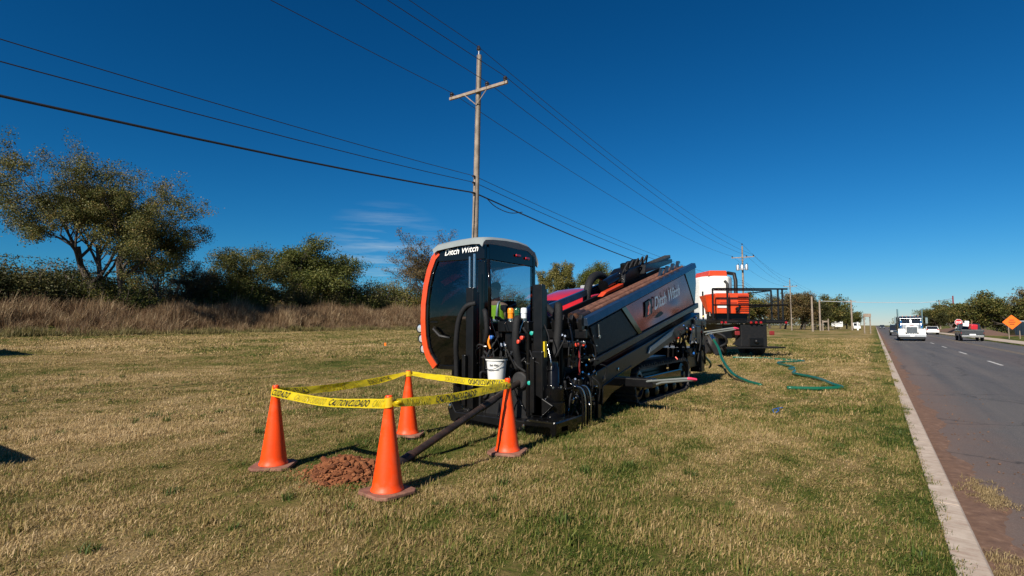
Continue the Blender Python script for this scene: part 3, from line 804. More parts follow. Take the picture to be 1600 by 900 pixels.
text_on('Ditch Witch', (-6.28, Y0 - 0.0235, 2.79), (0.74, 0, 0.03), (0, 0, 0.11), 'lettering', M['letter_white'], cab, shear=0.25, bold=0.012)
# roof: crowned grey shell with a turned-down rim
xs_ = [-6.52, -6.44, -6.2, -5.9, -5.6, -5.44, -5.385]; ys_ = [7.22, 7.28, 7.5, 7.9, 8.3, 8.65, 8.88, 8.98, 9.0]
ztop = {7.22: 3.005, 7.28: 3.05, 7.5: 3.08, 7.9: 3.11, 8.3: 3.12, 8.65: 3.09, 8.88: 3.0, 8.98: 2.87, 9.0: 2.8}
edge = {-6.52: -0.10, -6.44: -0.055, -6.2: -0.03, -5.9: -0.01, -5.6: 0.0, -5.44: -0.01, -5.385: -0.06}
vs_, fs = [], []
for y in ys_:
    for x in xs_: vs_.append((x, y, ztop[y] + edge[x] + 0.01))
n = len(xs_); mrow = len(ys_)
for y in ys_:
    for x in xs_: vs_.append((x + (0.03 if x < -6 else -0.03), y, min(ztop[y] + edge[x] - 0.065, 2.965)))
for j in range(mrow - 1):
    for i in range(n - 1):
        a = j * n + i; fs.append((a, a + 1, a + n + 1, a + n)); b_ = a + n * mrow; fs.append((b_, b_ + n, b_ + n + 1, b_ + 1))
o_ = n * mrow
for j in range(mrow - 1):
    a = j * n; fs.append((a, a + n, a + n + o_, a + o_)); a = j * n + n - 1; fs.append((a, a + o_, a + n + o_, a + n))
for i in range(n - 1):
    fs.append((i, i + o_, i + 1 + o_, i + 1)); a = (mrow - 1) * n + i; fs.append((a, a + 1, a + 1 + o_, a + o_))
rf = MB().add(vs_, fs).build('roof', M['grey_plastic'], cab, smooth='auto')
mb = MB().box((-5.40, 8.3, 2.84), (0.03, 0.16, 0.04)).box((-5.40, 8.62, 2.82), (0.03, 0.14, 0.04)); mb.build('marker_light', M['red_light'], cab, bevel=0.008)
for (x, z) in ((-6.93, 1.51), (-6.885, 1.325), (-6.84, 1.14)):
    l = MB().lathe([(0.045, 0.09), (0.08, 0.06), (0.085, 0.0), (0.085, -0.012), (0.068, -0.012), (0.066, 0.0)], (x, 7.36, z), 18, 'y').build('work_light', M['black_matte'], cab, smooth='auto')
    MB().lathe([(0.066, 0.006), (0.064, -0.004), (0.02, -0.008)], (x, 7.36, z), 18, 'y').build('lens', M['lamp_glass'], cab)
    MB().tube([(x + 0.02, 7.42, z), (x + 0.1, 7.44, z)], 0.02, 6).build('light_bracket', M['black_matte'], cab)
# seat, console
mb = MB().box((-5.88, 8.28, 1.36), (0.52, 0.5, 0.14)).box((-5.88, 8.53, 1.72), (0.5, 0.12, 0.62), (R(-8), 0, 0)).box((-5.88, 8.25, 1.1), (0.3, 0.3, 0.4))
mb.build('operator_seat', M['black_matte'], cab, bevel=0.04)
mb = MB().box((-6.38, 7.98, 1.55), (0.14, 0.5, 0.12)).box((-5.6, 7.98, 1.55), (0.12, 0.5, 0.12)); mb.build('arm_console', M['black_matte'], cab, bevel=0.02)
for x in (-6.37, -5.62): MB().tube([(x, 7.8, 1.6), (x, 7.78, 1.72)], [0.012, 0.02], 8).build('joystick', M['black_matte'], cab)
# cab carrier under the floor
MB().bb(-6.3, -5.4, 7.5, 8.8, 0.62, 0.797).bb(-5.6, -5.3, 7.9, 8.4, 0.3, 0.7).build('cab_support', M['black'], drill, bevel=0.02)

# --- front masts ---------------------------------------------------
for (xc, zl) in ((-5.395, 0.25), (-4.125, 0.25)):
    mb = MB(); mb.bb(xc - 0.075, xc + 0.075, 6.86, 6.98, zl, 2.17); mb.bb(xc - 0.055, xc + 0.055, 6.98, 7.06, zl, 2.1)
    post = mb.build('mast', M['black'], drill, bevel=0.012)
    MB().bb(xc - 0.09, xc + 0.09, 6.84, 7.0, zl, 1.19 if xc > -5 else 0.62).bb(xc - 0.09, xc - 0.02, 6.78, 6.84, 0.3, 1.1).build('mast_sleeve', M['black'], post, bevel=0.012)
MB().cyl((-5.44, 6.92, 2.15), (-5.44, 6.92, 2.68), 0.018, 10).cyl((-5.345, 6.92, 2.15), (-5.345, 6.92, 2.72), 0.022, 10).build('lift_rods', M['steel'], drill, smooth='auto')
MB().tube([(-5.29, 7.27, 1.62), (-5.28, 7.25, 2.2), (-5.3, 7.24, 2.66)], 0.03, 8).build('grab_rail', M['black_gloss'], drill, smooth=True)
MB().bb(-4.058, -4.03, 6.9, 6.97, 1.1, 1.33).build('warning_sticker', M['yellow'], drill)
# --- stake-down foot -----------------------------------------------
mb = MB()
mb.prism([(-5.78, 0.26), (-5.70, 0.05), (-5.45, 0.0), (-3.75, 0.0), (-3.70, 0.06), (-3.70, 0.16), (-5.6, 0.20), (-5.7, 0.36)], 1, 6.78, 7.0)
mb.bb(-5.6, -3.85, 7.0, 7.9, 0.06, 0.18)
foot = mb.build('stake_down_foot', M['black'], drill, bevel=0.015)
MB().prism([(-4.22, 0.0), (-3.74, 0.0), (-3.70, 0.05), (-3.70, 0.24), (-4.22, 0.24)], 1, 6.62, 7.3).build('foot_box', M['black_gloss'], foot, bevel=0.03)
for (x, y, z) in ((-5.70, 6.77, 0.28), (-4.62, 6.77, 0.1), (-4.3, 6.77, 0.1)):
    MB().lathe([(0.035, 0.0), (0.035, -0.015), (0.012, -0.018)], (x, y, z), 12, 'y').build('bolt', M['zinc'], foot)
MB().bb(-5.62, -4.28, 7.0, 7.06, 0.16, 0.7).build('front_plate', M['black_matte'], foot, bevel=0.01)
for (xc, zb) in ((-4.01, 0.24), (-5.80, 0.2)):
    prof = [(0.18, zb), (0.185, zb + 0.02), (0.185, zb + 0.2), (0.16, zb + 0.21), (0.172, zb + 0.23), (0.172, zb + 0.4), (0.12, zb + 0.42), (0.1, zb + 0.45), (0.1, zb + 0.7), (0.085, zb + 0.72), (0.085, zb + 0.8)]
    if xc < -5: prof = [(r_ * 0.55, z) for r_, z in prof]
    mt = MB().lathe(prof, (xc, 7.1, 0), 24).build('auger_motor', M['black_gloss'], drill, smooth='auto')
    for k in range(6):
        a = k * 1.05; rr_ = (0.14 if xc > -5 else 0.08)
        MB().cyl((xc + rr_ * math.cos(a), 7.1 + rr_ * math.sin(a), zb + 0.41), (xc + rr_ * math.cos(a), 7.1 + rr_ * math.sin(a), zb + 0.435), 0.018, 6).build('bolt', M['zinc'], mt)
MB().prism([(-4.25, 0.25), (-4.05, 0.25), (-3.86, 0.42), (-4.25, 0.62)], 1, 6.84, 6.9).build('motor_guard', M['black'], drill, bevel=0.01)

# --- vise and guards between the masts -----------------------------
mb = MB().bb(-4.95, -4.25, 7.2, 7.7, 0.32, 1.15).bb(-5.05, -4.2, 7.75, 8.3, 0.5, 1.35)
mb.build('vise_block', M['black'], drill, bevel=0.03)
MB().lathe([(0.11, -0.12), (0.13, -0.1), (0.13, 0.1), (0.11, 0.12)], (-4.5, 7.05, 0.735), 20, 'y').build('rod_wiper', M['rubber'], drill, smooth='auto')
MB().prism([(-5.3, 0.22), (-4.25, 0.22), (-4.25, 0.45), (-4.75, 0.72), (-5.3, 0.72)], 1, 7.08, 7.13).build('splash_guard', M['black_matte'], drill, bevel=0.01)
MB().bb(-5.0, -4.42, 7.08, 7.32, 1.46, 1.63).bb(-4.9, -4.5, 7.14, 7.26, 1.15, 1.46).build('beacon_bracket', M['black'], drill, bevel=0.015)
for (x, k) in ((-4.80, 'beacon_orange'), (-4.68, 'beacon_green'), (-4.55, 'beacon_white')):
    b_ = MB().lathe([(0.05, 1.63), (0.05, 1.675), (0.042, 1.68)], (x, 7.16, 0), 16).build('beacon_base', M['zinc'], drill, smooth='auto')
    MB().lathe([(0.046, 1.678), (0.046, 1.75), (0.052, 1.755), (0.05, 1.82), (0.04, 1.838), (0.015, 1.842)], (x, 7.16, 0), 16).build('beacon_lens', M[k], b_, smooth='auto')
# rod-loader cylinders and manifolds: dark clutter
rr = random.Random(21)
for (x, y, z0, z1, r_) in ((-5.22, 7.02, 0.3, 1.5, 0.045), (-5.12, 7.05, 0.3, 1.25, 0.035), (-4.36, 6.98, 0.22, 1.45, 0.04), (-4.27, 6.98, 0.22, 1.3, 0.034), (-4.42, 7.25, 0.25, 1.6, 0.05), (-5.28, 7.2, 0.25, 1.7, 0.05)):
    c_ = MB().cyl((x, y, z0), (x, y, z0 + (z1 - z0) * 0.62), r_, 12).cyl((x, y, z0 + (z1 - z0) * 0.62), (x, y, z1), r_ * 0.85, 12).build('hydraulic_cylinder', M['black_gloss'], drill, smooth='auto')
    MB().cyl((x, y, z0 + (z1 - z0) * 0.62), (x, y, z0 + (z1 - z0) * 0.64), r_ * 1.15, 12).build('collar', M['black_matte'], c_, bevel=0.003)
for i in range(9):
    x, y, z = rr.uniform(-5.15, -4.4), rr.uniform(7.2, 7.5), rr.uniform(0.9, 1.5)
    MB().box((x, y, z), (rr.uniform(0.1, 0.22), rr.uniform(0.1, 0.2), rr.uniform(0.08, 0.16))).build('valve_block', M['black'], drill, bevel=0.01)
for i in range(22):
    a = Vector((rr.uniform(-5.2, -4.35), rr.uniform(6.98, 7.2), rr.uniform(0.5, 1.6))); b_ = Vector((a.x + rr.uniform(-0.3, 0.3), rr.uniform(7.0, 7.3), rr.uniform(0.3, 1.5)))
    mid = (a + b_) / 2 + Vector((rr.uniform(-0.1, 0.1), -rr.uniform(0.03, 0.14), rr.uniform(-0.15, 0.2)))
    MB().tube(catmull([a, mid, b_], 7), rr.choice([0.012, 0.016, 0.021]), 7).build('hydraulic_hose', M['sleeve'], drill, smooth=True)
    MB().cyl(a, a + (mid - a).normalized() * 0.05, 0.02, 8).build('hose_fitting', M['zinc'], drill)
# right of the mast: valve bank under the front of the rack
for i in range(10):
    x, y, z = rr.uniform(-4.0, -3.86), rr.uniform(7.3, 8.1), rr.uniform(0.35, 1.5)
    MB().box((x, y, z), (rr.uniform(0.1, 0.2), rr.uniform(0.1, 0.25), rr.uniform(0.07, 0.15))).build('valve_block', M['black'], drill, bevel=0.01)
for i in range(26):
    a = Vector((rr.uniform(-4.0, -3.8), rr.uniform(7.2, 8.2), rr.uniform(0.3, 1.5))); b_ = Vector((rr.uniform(-4.0, -3.78), a.y + rr.uniform(-0.35, 0.35), a.z - rr.uniform(0.15, 0.6)))
    b_.z = max(b_.z, 0.15)
    mid = (a + b_) / 2 + Vector((rr.uniform(0.0, 0.12), rr.uniform(-0.1, 0.1), rr.uniform(-0.05, 0.15)))
    MB().tube(catmull([a, mid, b_], 7), rr.choice([0.011, 0.015, 0.02]), 7).build('hydraulic_hose', M['sleeve'], drill, smooth=True)
    if i % 2 == 0: MB().cyl(a, a + Vector((0.02, -0.04, 0.01)), 0.016, 6).build('hose_fitting', M['zinc'], drill)
for i in range(26):
    x, y, z = rr.uniform(-3.92, -3.77), rr.uniform(7.25, 8.3), rr.uniform(0.3, 1.35)
    MB().tube([(x, y, z), (x + rr.uniform(-0.02, 0.05), y - rr.uniform(0, 0.05), z + rr.uniform(-0.05, 0.05))], [rr.uniform(0.009, 0.02), rr.uniform(0.007, 0.016)], 6).build('hose_fitting', M[rr.choice(['zinc', 'steel', 'black_gloss', 'brass'])], drill)
for (x, y, z, k) in ((-3.84, 7.6, 1.27, 'red_cap'), (-3.83, 7.8, 1.27, 'red_cap'), (-4.5, 6.95, 1.32, 'red_cap'), (-4.42, 6.93, 1.38, 'red_cap'), (-4.25, 6.94, 1.45, 'teal'), (-5.02, 6.98, 1.38, 'blue_cap'), (-4.27, 6.9, 0.72, 'teal')):
    MB().lathe([(0.028, 0), (0.03, -0.02), (0.03, -0.05), (0.02, -0.055)], (x, y, z), 10, 'y').build('port_cap', M[k], drill, smooth='auto')
MB().tube(catmull([(-5.05, 6.95, 1.4), (-5.06, 6.92, 1.3), (-5.03, 6.93, 1.2)], 5), 0.018, 6).build('orange_strap', M['beacon_orange'], drill)
MB().tube(catmull([(-3.84, 7.66, 1.25), (-3.84, 7.64, 1.0), (-3.85, 7.66, 0.8)], 5), 0.016, 6).build('red_hose', M['dark_red'], drill)
# bent steel lines by the right auger motor
for k in range(4):
    y = 7.35 + 0.09 * k
    MB().tube(catmull([(-3.86, y - 0.15, 0.62), (-3.74, y, 0.64), (-3.68, y + 0.05, 0.5), (-3.68, y + 0.07, 0.2), (-3.72, y + 0.12, 0.05)], 7), 0.015, 8).build('steel_line', M['steel'] if k % 2 else M['black_gloss'], drill, smooth=True)
for i in range(46):      # thin glossy lines and stray clips all over the front
    a = Vector((rr.uniform(-5.3, -3.82), rr.uniform(6.9, 7.2), rr.uniform(0.25, 1.75)))
    if a.x > -4.0: a.y += 0.35
    b_ = a + Vector((rr.uniform(-0.25, 0.25), rr.uniform(-0.05, 0.1), -rr.uniform(0.15, 0.6))); b_.z = max(b_.z, 0.12); b_.x = min(b_.x, -3.8)
    mid = (a + b_) / 2 + Vector((rr.uniform(-0.12, 0.12), -rr.uniform(0.0, 0.1), rr.uniform(-0.1, 0.1)))
    MB().tube(catmull([a, mid, b_], 6), rr.choice([0.007, 0.01, 0.014]), 6).build('control_line', M[rr.choice(['black_gloss', 'black_gloss', 'sleeve', 'steel'])], drill, smooth=True)
    if i % 3 == 0: MB().box(b_, (rr.uniform(0.03, 0.06), 0.03, rr.uniform(0.03, 0.07)), (rr.random(), rr.random(), 0)).build('clip', M[rr.choice(['zinc', 'black', 'steel'])], drill)
# fabric hose sleeves
for pts, r_ in (([(-5.30, 6.9, 1.92), (-5.46, 6.85, 1.86), (-5.6, 6.85, 1.65), (-5.68, 6.88, 1.3), (-5.73, 6.95, 0.98), (-5.76, 7.0, 0.6)], 0.042),
                ([(-4.6, 7.1, 1.62), (-4.56, 6.98, 1.66), (-4.55, 6.93, 1.5), (-4.56, 6.95, 1.2), (-4.55, 7.05, 0.9)], 0.06),
                ([(-4.15, 7.5, 1.7), (-4.05, 7.35, 1.86), (-4.0, 7.28, 1.8), (-4.0, 7.26, 1.5), (-4.03, 7.22, 1.1)], 0.062),
                ([(-5.2, 7.0, 1.8), (-5.12, 6.92, 1.75), (-5.1, 6.93, 1.5), (-5.16, 6.98, 1.3)], 0.04),
                ([(-4.15, 7.5, 1.7), (-4.5, 7.7, 1.9), (-4.8, 7.9, 1.85)], 0.05)):
    MB().tube(catmull(pts, 8), r_, 10).build('hose_sleeve', M['sleeve'], drill, smooth=True)

# --- rod rack ------------------------------------------------------
rack = MB()
fr = [(7.81, T(7.81)), (14.12, T(14.12)), (14.15, B(14.15)), (8.12, B(8.12))]
rack.prism([(7.83, T(7.83) - 0.02), (14.1, T(14.1) - 0.02), (14.13, B(14.13) + 0.02), (8.13, B(8.13) + 0.02)], 0, XR - 0.05, XR - 0.015)
rack.prism([(7.83, T(7.83) - 0.02), (14.1, T(14.1) - 0.02), (14.13, B(14.13) + 0.02), (8.13, B(8.13) + 0.02)], 0, -4.72, -4.68)
rack.prism([(14.02, T(14.02) - 0.02), (14.08, T(14.08) - 0.02), (14.12, B(14.12) + 0.02), (14.06, B(14.06) + 0.02)], 0, -4.68, XR - 0.05)
rack.prism([(7.85, T(7.85) - 0.04), (7.92, T(7.92) - 0.04), (8.2, B(8.2) + 0.04), (8.13, B(8.13) + 0.04)], 0, -4.68, XR - 0.05)
rack = rack.build('rod_rack', M['black_matte'], drill, bevel=0.01)
# upper rail, its face tilted to the sky
vs_ = []
for y in (7.79, 14.14):
    z = T(y); vs_ += [(XR + 0.05, y, z - 0.085), (XR + 0.02, y, z + 0.035), (XR - 0.08, y, z + 0.045), (XR - 0.08, y, z - 0.085)]
MB().add(vs_, [(0, 1, 5, 4), (1, 2, 6, 5), (2, 3, 7, 6), (3, 0, 4, 7), (3, 2, 1, 0), (4, 5, 6, 7)]).build('upper_rail', M['blue_black'], rack, bevel=0.006)
vs_ = []
for y in (8.7, 14.3):
    z = T(y) + 0.06; vs_ += [(-4.95, y, z - 0.09), (-4.98, y, z + 0.03), (-5.06, y, z + 0.03), (-5.06, y, z - 0.09)]
MB().add(vs_, [(0, 1, 5, 4), (1, 2, 6, 5), (2, 3, 7, 6), (3, 0, 4, 7), (3, 2, 1, 0), (4, 5, 6, 7)]).build('far_rail', M['blue_black'], rack, bevel=0.006)
MB().prism([(8.05, B(8.05) - 0.1), (14.3, B(14.3) - 0.1), (14.3, B(14.3) + 0.025), (8.05, B(8.05) + 0.025)], 0, XR - 0.1, XR + 0.035).build('lower_rail', M['black'], rack, bevel=0.012)
# red panel and black front panel
redp = [(9.42, T(9.42) - 0.12), (13.2, T(13.2) - 0.12), (13.95, B(13.95) + 0.05), (10.24, B(10.24) + 0.05)]
nu, nv = 40, 10; vs_, fs = [], []
for j in range(nv + 1):
    for i in range(nu + 1):
        u_, w_ = i / nu, j / nv
        y = (redp[0][0] * (1 - u_) + redp[1][0] * u_) * (1 - w_) + (redp[3][0] * (1 - u_) + redp[2][0] * u_) * w_
        z = (redp[0][1] * (1 - u_) + redp[1][1] * u_) * (1 - w_) + (redp[3][1] * (1 - u_) + redp[2][1] * u_) * w_
        bow = 0.010 * math.sin(u_ * 7.0 + 2 * w_) * math.sin(math.pi * w_) + 0.016 * math.exp(-((u_ - 0.62) / 0.1) ** 2 - ((w_ - 0.75) / 0.2) ** 2) - 0.01 * math.exp(-((u_ - 0.3) / 0.16) ** 2 - ((w_ - 0.8) / 0.14) ** 2)
        vs_.append((XR - 0.004 + bow, y, z))
for j in range(nv):
    for i in range(nu): a = j * (nu + 1) + i; fs.append((a, a + nu + 1, a + nu + 2, a + 1))
rp_ = MB().add(vs_, fs).build('side_panel', M['red_panel'], rack, smooth=True)
rp_['label'] = 'glossy dark red side panel of the rod rack'
# lettering and flame badge
def pp(y, k): return (XR + 0.026, y, T(y) - 0.12 - k)
text_on('Ditch Witch', (XR + 0.04, 10.93, T(10.93) - 0.50), (0, 1.75, 1.75 * 0.222), (0, 0.0, 0.27), 'lettering', M['letter_grey'], rack, shear=0.12, bold=0.014)
sq = [(10.42, T(10.42) - 0.535), (10.80, T(10.80) - 0.53), (10.80, T(10.80) - 0.23), (10.42, T(10.42) - 0.235)]
MB().prism(sq, 0, XR + 0.012, XR + 0.032).build('badge', M['ink'], rack)
fl = [(0.3, 0.08), (0.7, 0.08), (0.62, 0.34), (0.78, 0.6), (0.58, 0.92), (0.42, 0.95), (0.52, 0.7), (0.36, 0.52), (0.42, 0.3)]
def sqp(a, b): return (sq[0][0] + (sq[1][0] - sq[0][0]) * a, sq[0][1] + (sq[1][1] - sq[0][1]) * a + 0.30 * b)
MB().prism([sqp(a, b) for a, b in fl], 0, XR + 0.033, XR + 0.037).build('badge_flame', M['orange'], rack)
MB().prism([(7.93, T(7.93) - 0.13), (9.2, T(9.2) - 0.13), (10.0, B(10.0) + 0.06), (8.2, B(8.2) + 0.06)], 0, XR - 0.012, XR + 0.012).build('front_panel', M['black_matte'], rack, bevel=0.006)
MB().prism([(9.2, T(9.2) - 0.1), (9.4, T(9.4) - 0.1), (10.22, B(10.22) + 0.04), (10.02, B(10.02) + 0.04)], 0, XR - 0.01, XR + 0.03).build('panel_trim', M['black_gloss'], rack, bevel=0.006)
MB().tube([(XR + 0.03, 8.2, T(8.2) - 0.15), (XR + 0.03, 8.22, T(8.22) - 0.34)], 0.012, 6).lathe([(0.03, -0.02), (0.03, 0.02)], (XR + 0.03, 8.22, T(8.22) - 0.36), 10, 'x').build('latch', M['steel'], rack)
# rods in the rack
for k in range(3):
    x = -3.97 - 0.115 * k; dz = 0.02 + 0.012 * (k % 2)
    ya, yb = 7.95 + 0.05 * k, 13.6 - 0.1 * k
    q = MB().cyl((x, ya, T(ya) + dz), (x, yb, T(yb) + dz), 0.045, 12).build('drill_rod', M['rust_pipe'], rack, smooth='auto')
    MB().cyl((x, ya, T(ya) + dz), (x, ya + 0.3, T(ya + 0.3) + dz), 0.053, 12).build('tool_joint', M['dark_pipe'], rack, smooth='auto')
MB().prism([(8.0, T(8.0) - 0.22), (14.0, T(14.0) - 0.22), (14.0, T(14.0) - 0.18), (8.0, T(8.0) - 0.18)], 0, -4.95, -4.3).build('rack_floor', M['black_matte'], rack)
MB().prism([(10.0, T(10.0) - 0.02), (11.1, T(11.1) - 0.02), (11.1, T(11.1) + 0.06), (10.2, T(10.2) + 0.04)], 0, -4.62, -4.5).build('orange_guard', M['orange'], rack, bevel=0.01)
# front grid of rod guides
for k in range(6):
    x = -3.86 - 0.16 * k
    MB().prism([(7.72, 1.48), (7.8, 1.48), (7.86, 1.66), (7.74, 1.74), (7.7, 1.66)], 0, x - 0.03, x + 0.03).build('rod_guide', M['black'], rack, bevel=0.006)
MB().bb(-4.75, -3.78, 7.74, 7.82, 1.36, 1.5).build('guide_bar', M['black'], rack, bevel=0.01)
MB().bb(-4.7, -3.8, 7.72, 7.78, 1.28, 1.32).build('guide_rail', M['steel'], rack, bevel=0.006)
# --- thrust frame and carriage ---------------------------------------
MB().prism([(7.9, 0.62), (8.4, 0.5), (14.6, 1.62), (14.6, 1.9), (8.0, 0.78)], 0, -4.2, XR - 0.02).build('thrust_beam', M['black'], drill, bevel=0.02)
MB().prism([(7.9, 0.62), (8.4, 0.5), (14.6, 1.62), (14.6, 1.9), (8.0, 0.78)], 0, -5.2, -4.95).build('thrust_beam', M['black'], drill, bevel=0.02)
MB().prism([(8.42, 0.25), (8.44, 0.56), (9.08, 0.70), (9.75, 0.82), (9.6, 0.55), (8.8, 0.4)], 0, -3.86, XR - 0.005).build('gusset_plate', M['black_gloss'], drill, bevel=0.008)
MB().bb(-3.93, -3.86, 8.35, 8.48, 0.02, 0.6).build('stabiliser_leg', M['black'], drill, bevel=0.01)
for (y, z) in ((8.5, 0.68), (9.1, 0.79)):
    MB().lathe([(0.03, 0.0), (0.03, 0.015), (0.01, 0.02)], (XR - 0.018, y, z), 10, 'x').build('bolt', M['zinc'], drill)
MB().prism([(10.6, 1.0), (12.1, 1.33), (12.3, 1.5), (10.7, 1.13)], 0, XR - 0.02, XR + 0.02).build('beam_cover', M['grey_plastic'], drill, bevel=0.01)
car = MB()
car.prism([(11.3, T(11.3) + 0.02), (12.7, T(12.7) + 0.02), (12.75, T(12.7) + 0.30), (11.6, T(11.6) + 0.32), (11.35, T(11.35) + 0.24)], 0, -4.95, -4.55)
car = car.build('carriage', M['black'], drill, bevel=0.03)
MB().cyl((-4.75, 10.6, T(10.6) + 0.1), (-4.75, 11.4, T(11.4) + 0.15), 0.12, 16).build('spindle', M['black_gloss'], car, smooth='auto')
for k in range(3):
    y = 11.7 + 0.32 * k
    MB().lathe([(0.1, 0), (0.11, 0.02), (0.11, 0.16), (0.08, 0.18)], (-4.7, y, T(y) + 0.25), 14).build('rotation_motor', M['black_gloss'], car, smooth='auto')
for k in range(5):
    y = 11.3 + 0.3 * k
    MB().tube(catmull([(-4.6, y, T(y) + 0.25), (-4.5, y + 0.1, T(y) + 0.5), (-4.6, y + 0.3, T(y) + 0.35)], 6), 0.022, 7).build('hydraulic_hose', M['sleeve'], car, smooth=True)
for k in range(4):
    y = 11.9 + 0.42 * k
    MB().prism([(y, T(y) + 0.03), (y + 0.1, T(y) + 0.03), (y + 0.2, T(y) + 0.2), (y + 0.26, T(y) + 0.2), (y + 0.26, T(y) + 0.25), (y + 0.15, T(y) + 0.25)], 0, -4.02, -3.95).build('rod_clamp', M['blue_black'], rack, bevel=0.005)
tb = MB().prism([(12.2, T(12.2) + 0.1), (14.3, T(14.3) + 0.06), (14.3, T(14.3) + 0.16), (12.3, T(12.3) + 0.30)], 0, -4.62, -4.42).build('gear_rack', M['black'], drill, bevel=0.01)
for k in range(22):
    y = 12.7 + k * 0.07
    MB().prism([(y, T(y) + 0.2), (y + 0.05, T(y) + 0.2), (y + 0.035, T(y) + 0.29), (y + 0.015, T(y) + 0.29)], 0, -4.6, -4.44).build('tooth', M['black'], tb)
MB().prism([(13.2, T(13.2) + 0.0), (14.2, T(14.2) + 0.03), (14.25, T(14.2) - 0.5), (14.1, B(14.1))], 0, -3.83, XR - 0.0).build('rear_gusset', M['blue_black'], rack, bevel=0.008)
# hose chain arching over to the carriage
arch = [(-5.0, 10.3, 1.95), (-5.0, 10.33, 2.2), (-5.0, 10.45, 2.46), (-5.0, 10.7, 2.62), (-5.0, 11.0, 2.66), (-5.0, 11.3, 2.6), (-4.95, 11.55, 2.46), (-4.9, 11.7, 2.38)]
MB().tube(catmull(arch, 6), 0.085, 10).build('hose_chain', M['sleeve'], drill, smooth=True)
MB().tube(catmull([(-5.0, 10.5, 2.25), (-5.0, 10.9, 2.3), (-4.95, 11.4, 2.29)], 6), 0.05, 8).build('hose_chain', M['sleeve'], drill, smooth=True)

# --- engine hood ---------------------------------------------------
vs_, fs = [], []
prof_h = [(9.2, 1.4), (9.5, 1.72), (9.9, 2.0), (10.4, 2.22), (11.0, 2.38), (11.7, 2.46), (12.4, 2.48), (13.2, 2.4), (13.4, 2.0)]
nw = 8
for (y, z) in prof_h:
    for i in range(nw + 1):
        u_ = i / nw * 2 - 1
        vs_.append((-5.78 + 0.62 * u_, y, z - 0.16 * abs(u_) ** 3.2 - 0.0))
for j in range(len(prof_h) - 1):
    for i in range(nw): a = j * (nw + 1) + i; fs.append((a, a + 1, a + nw + 2, a + nw + 1))
k0 = len(vs_)
for side in (0, nw):
    base = len(vs_)
    for j, (y, z) in enumerate(prof_h): vs_.append((-5.78 + (0.62 if side else -0.62), y, 0.95))
    for j in range(len(prof_h) - 1):
        a = j * (nw + 1) + side; fs.append((a, a + nw + 1, base + j + 1, base + j) if not side else (a, base + j, base + j + 1, a + nw + 1))
fs.append(tuple(range(0, nw + 1)) + (k0 + len(prof_h), k0))
hood = MB().add(vs_, fs).build('engine_hood', M['red_hood'], drill, smooth='auto')
MB().bb(-6.35, -5.2, 9.4, 13.6, 0.55, 0.94).build('engine_base', M['black'], drill, bevel=0.02)
MB().bb(-5.95, -5.55, 11.9, 12.5, 2.42, 2.54).build('air_scoop', M['grey_plastic'], hood, bevel=0.03)
MB().bb(-5.3, -5.1, 12.2, 12.9, 2.3, 2.52).build('fuel_cap_box', M['blue_cap'], hood, bevel=0.03)
MB().prism([(9.75, 1.55), (10.9, 1.62), (10.9, 1.9), (10.4, 1.82)], 0, -5.17, -5.14).build('hood_vent', M['blue_black'], hood)

# --- tracks --------------------------------------------------------
def track(xa, xb):
    ya, yb, r_ = 10.3, 13.2, 0.37
    zc = 0.385
    pts = []
    for k in range(13): a = math.pi / 2 + math.pi * k / 12; pts.append((ya + r_ * math.cos(a), zc + r_ * math.sin(a)))
    for k in range(13): a = -math.pi / 2 + math.pi * k / 12; pts.append((yb + r_ * math.cos(a), zc + r_ * math.sin(a)))
    inner = [(ya + (r_ - 0.04) / r_ * (p[0] - ya) if p[0] < (ya + yb) / 2 else yb + (r_ - 0.04) / r_ * (p[0] - yb), zc + (p[1] - zc) * (r_ - 0.04) / r_) for p in pts]
    mb = MB(); n = len(pts)
    vs_ = [(xa, *p) for p in pts] + [(xb, *p) for p in pts] + [(xa, *p) for p in inner] + [(xb, *p) for p in inner]
    fs = []
    for i in range(n):
        j = (i + 1) % n
        fs += [(i, j, n + j, n + i), (2 * n + i, 3 * n + i, 3 * n + j, 2 * n + j), (i, 2 * n + i, 2 * n + j, j), (n + i, n + j, 3 * n + j, 3 * n + i)]
    tr = mb.add(vs_, fs).build('track', M['rubber'], drill)
    per = []
    for i in range(n):
        a, b_ = Vector((0, *pts[i])), Vector((0, *pts[(i + 1) % n])); per.append((a, b_, (b_ - a).length))
    tot = sum(p[2] for p in per); cnt = 56
    for k in range(cnt):
        s_ = tot * k / cnt
        for a, b_, l in per:
            if s_ <= l: break
            s_ -= l
        p = a.lerp(b_, s_ / l); d = (b_ - a).normalized(); ang = math.atan2(d.z, d.y)
        nrm = Vector((0, d.z, -d.y))
        q = p + nrm * 0.018
        MB().box(((xa + xb) / 2, q.y, q.z), (abs(xb - xa) + 0.01, 0.05, 0.045), (ang, 0, 0)).build('track_lug', M['rubber'], tr)
    for (y, rad) in ((ya, 0.3), (yb, 0.3)):
        w_ = MB().lathe([(rad, -0.12), (rad, 0.12), (rad * 0.75, 0.14), (rad * 0.7, 0.1), (0.1, 0.12), (0.08, 0.17), (0.02, 0.18)], ((xa + xb) / 2, y, zc), 24, 'x').build('sprocket', M['black'], drill, smooth='auto')
    for k in range(4):
        MB().lathe([(0.12, -0.1), (0.12, 0.1), (0.05, 0.13)], ((xa + xb) / 2, ya + 0.55 + k * 0.6, 0.175), 14, 'x').build('road_roller', M['black'], drill, smooth='auto')
    MB().bb(xa + 0.08, xb - 0.04, ya + 0.2, yb - 0.2, 0.28, 0.55).build('track_frame', M['black_gloss'], drill, bevel=0.03)
track(-4.22, -3.82); track(-6.2, -5.8)
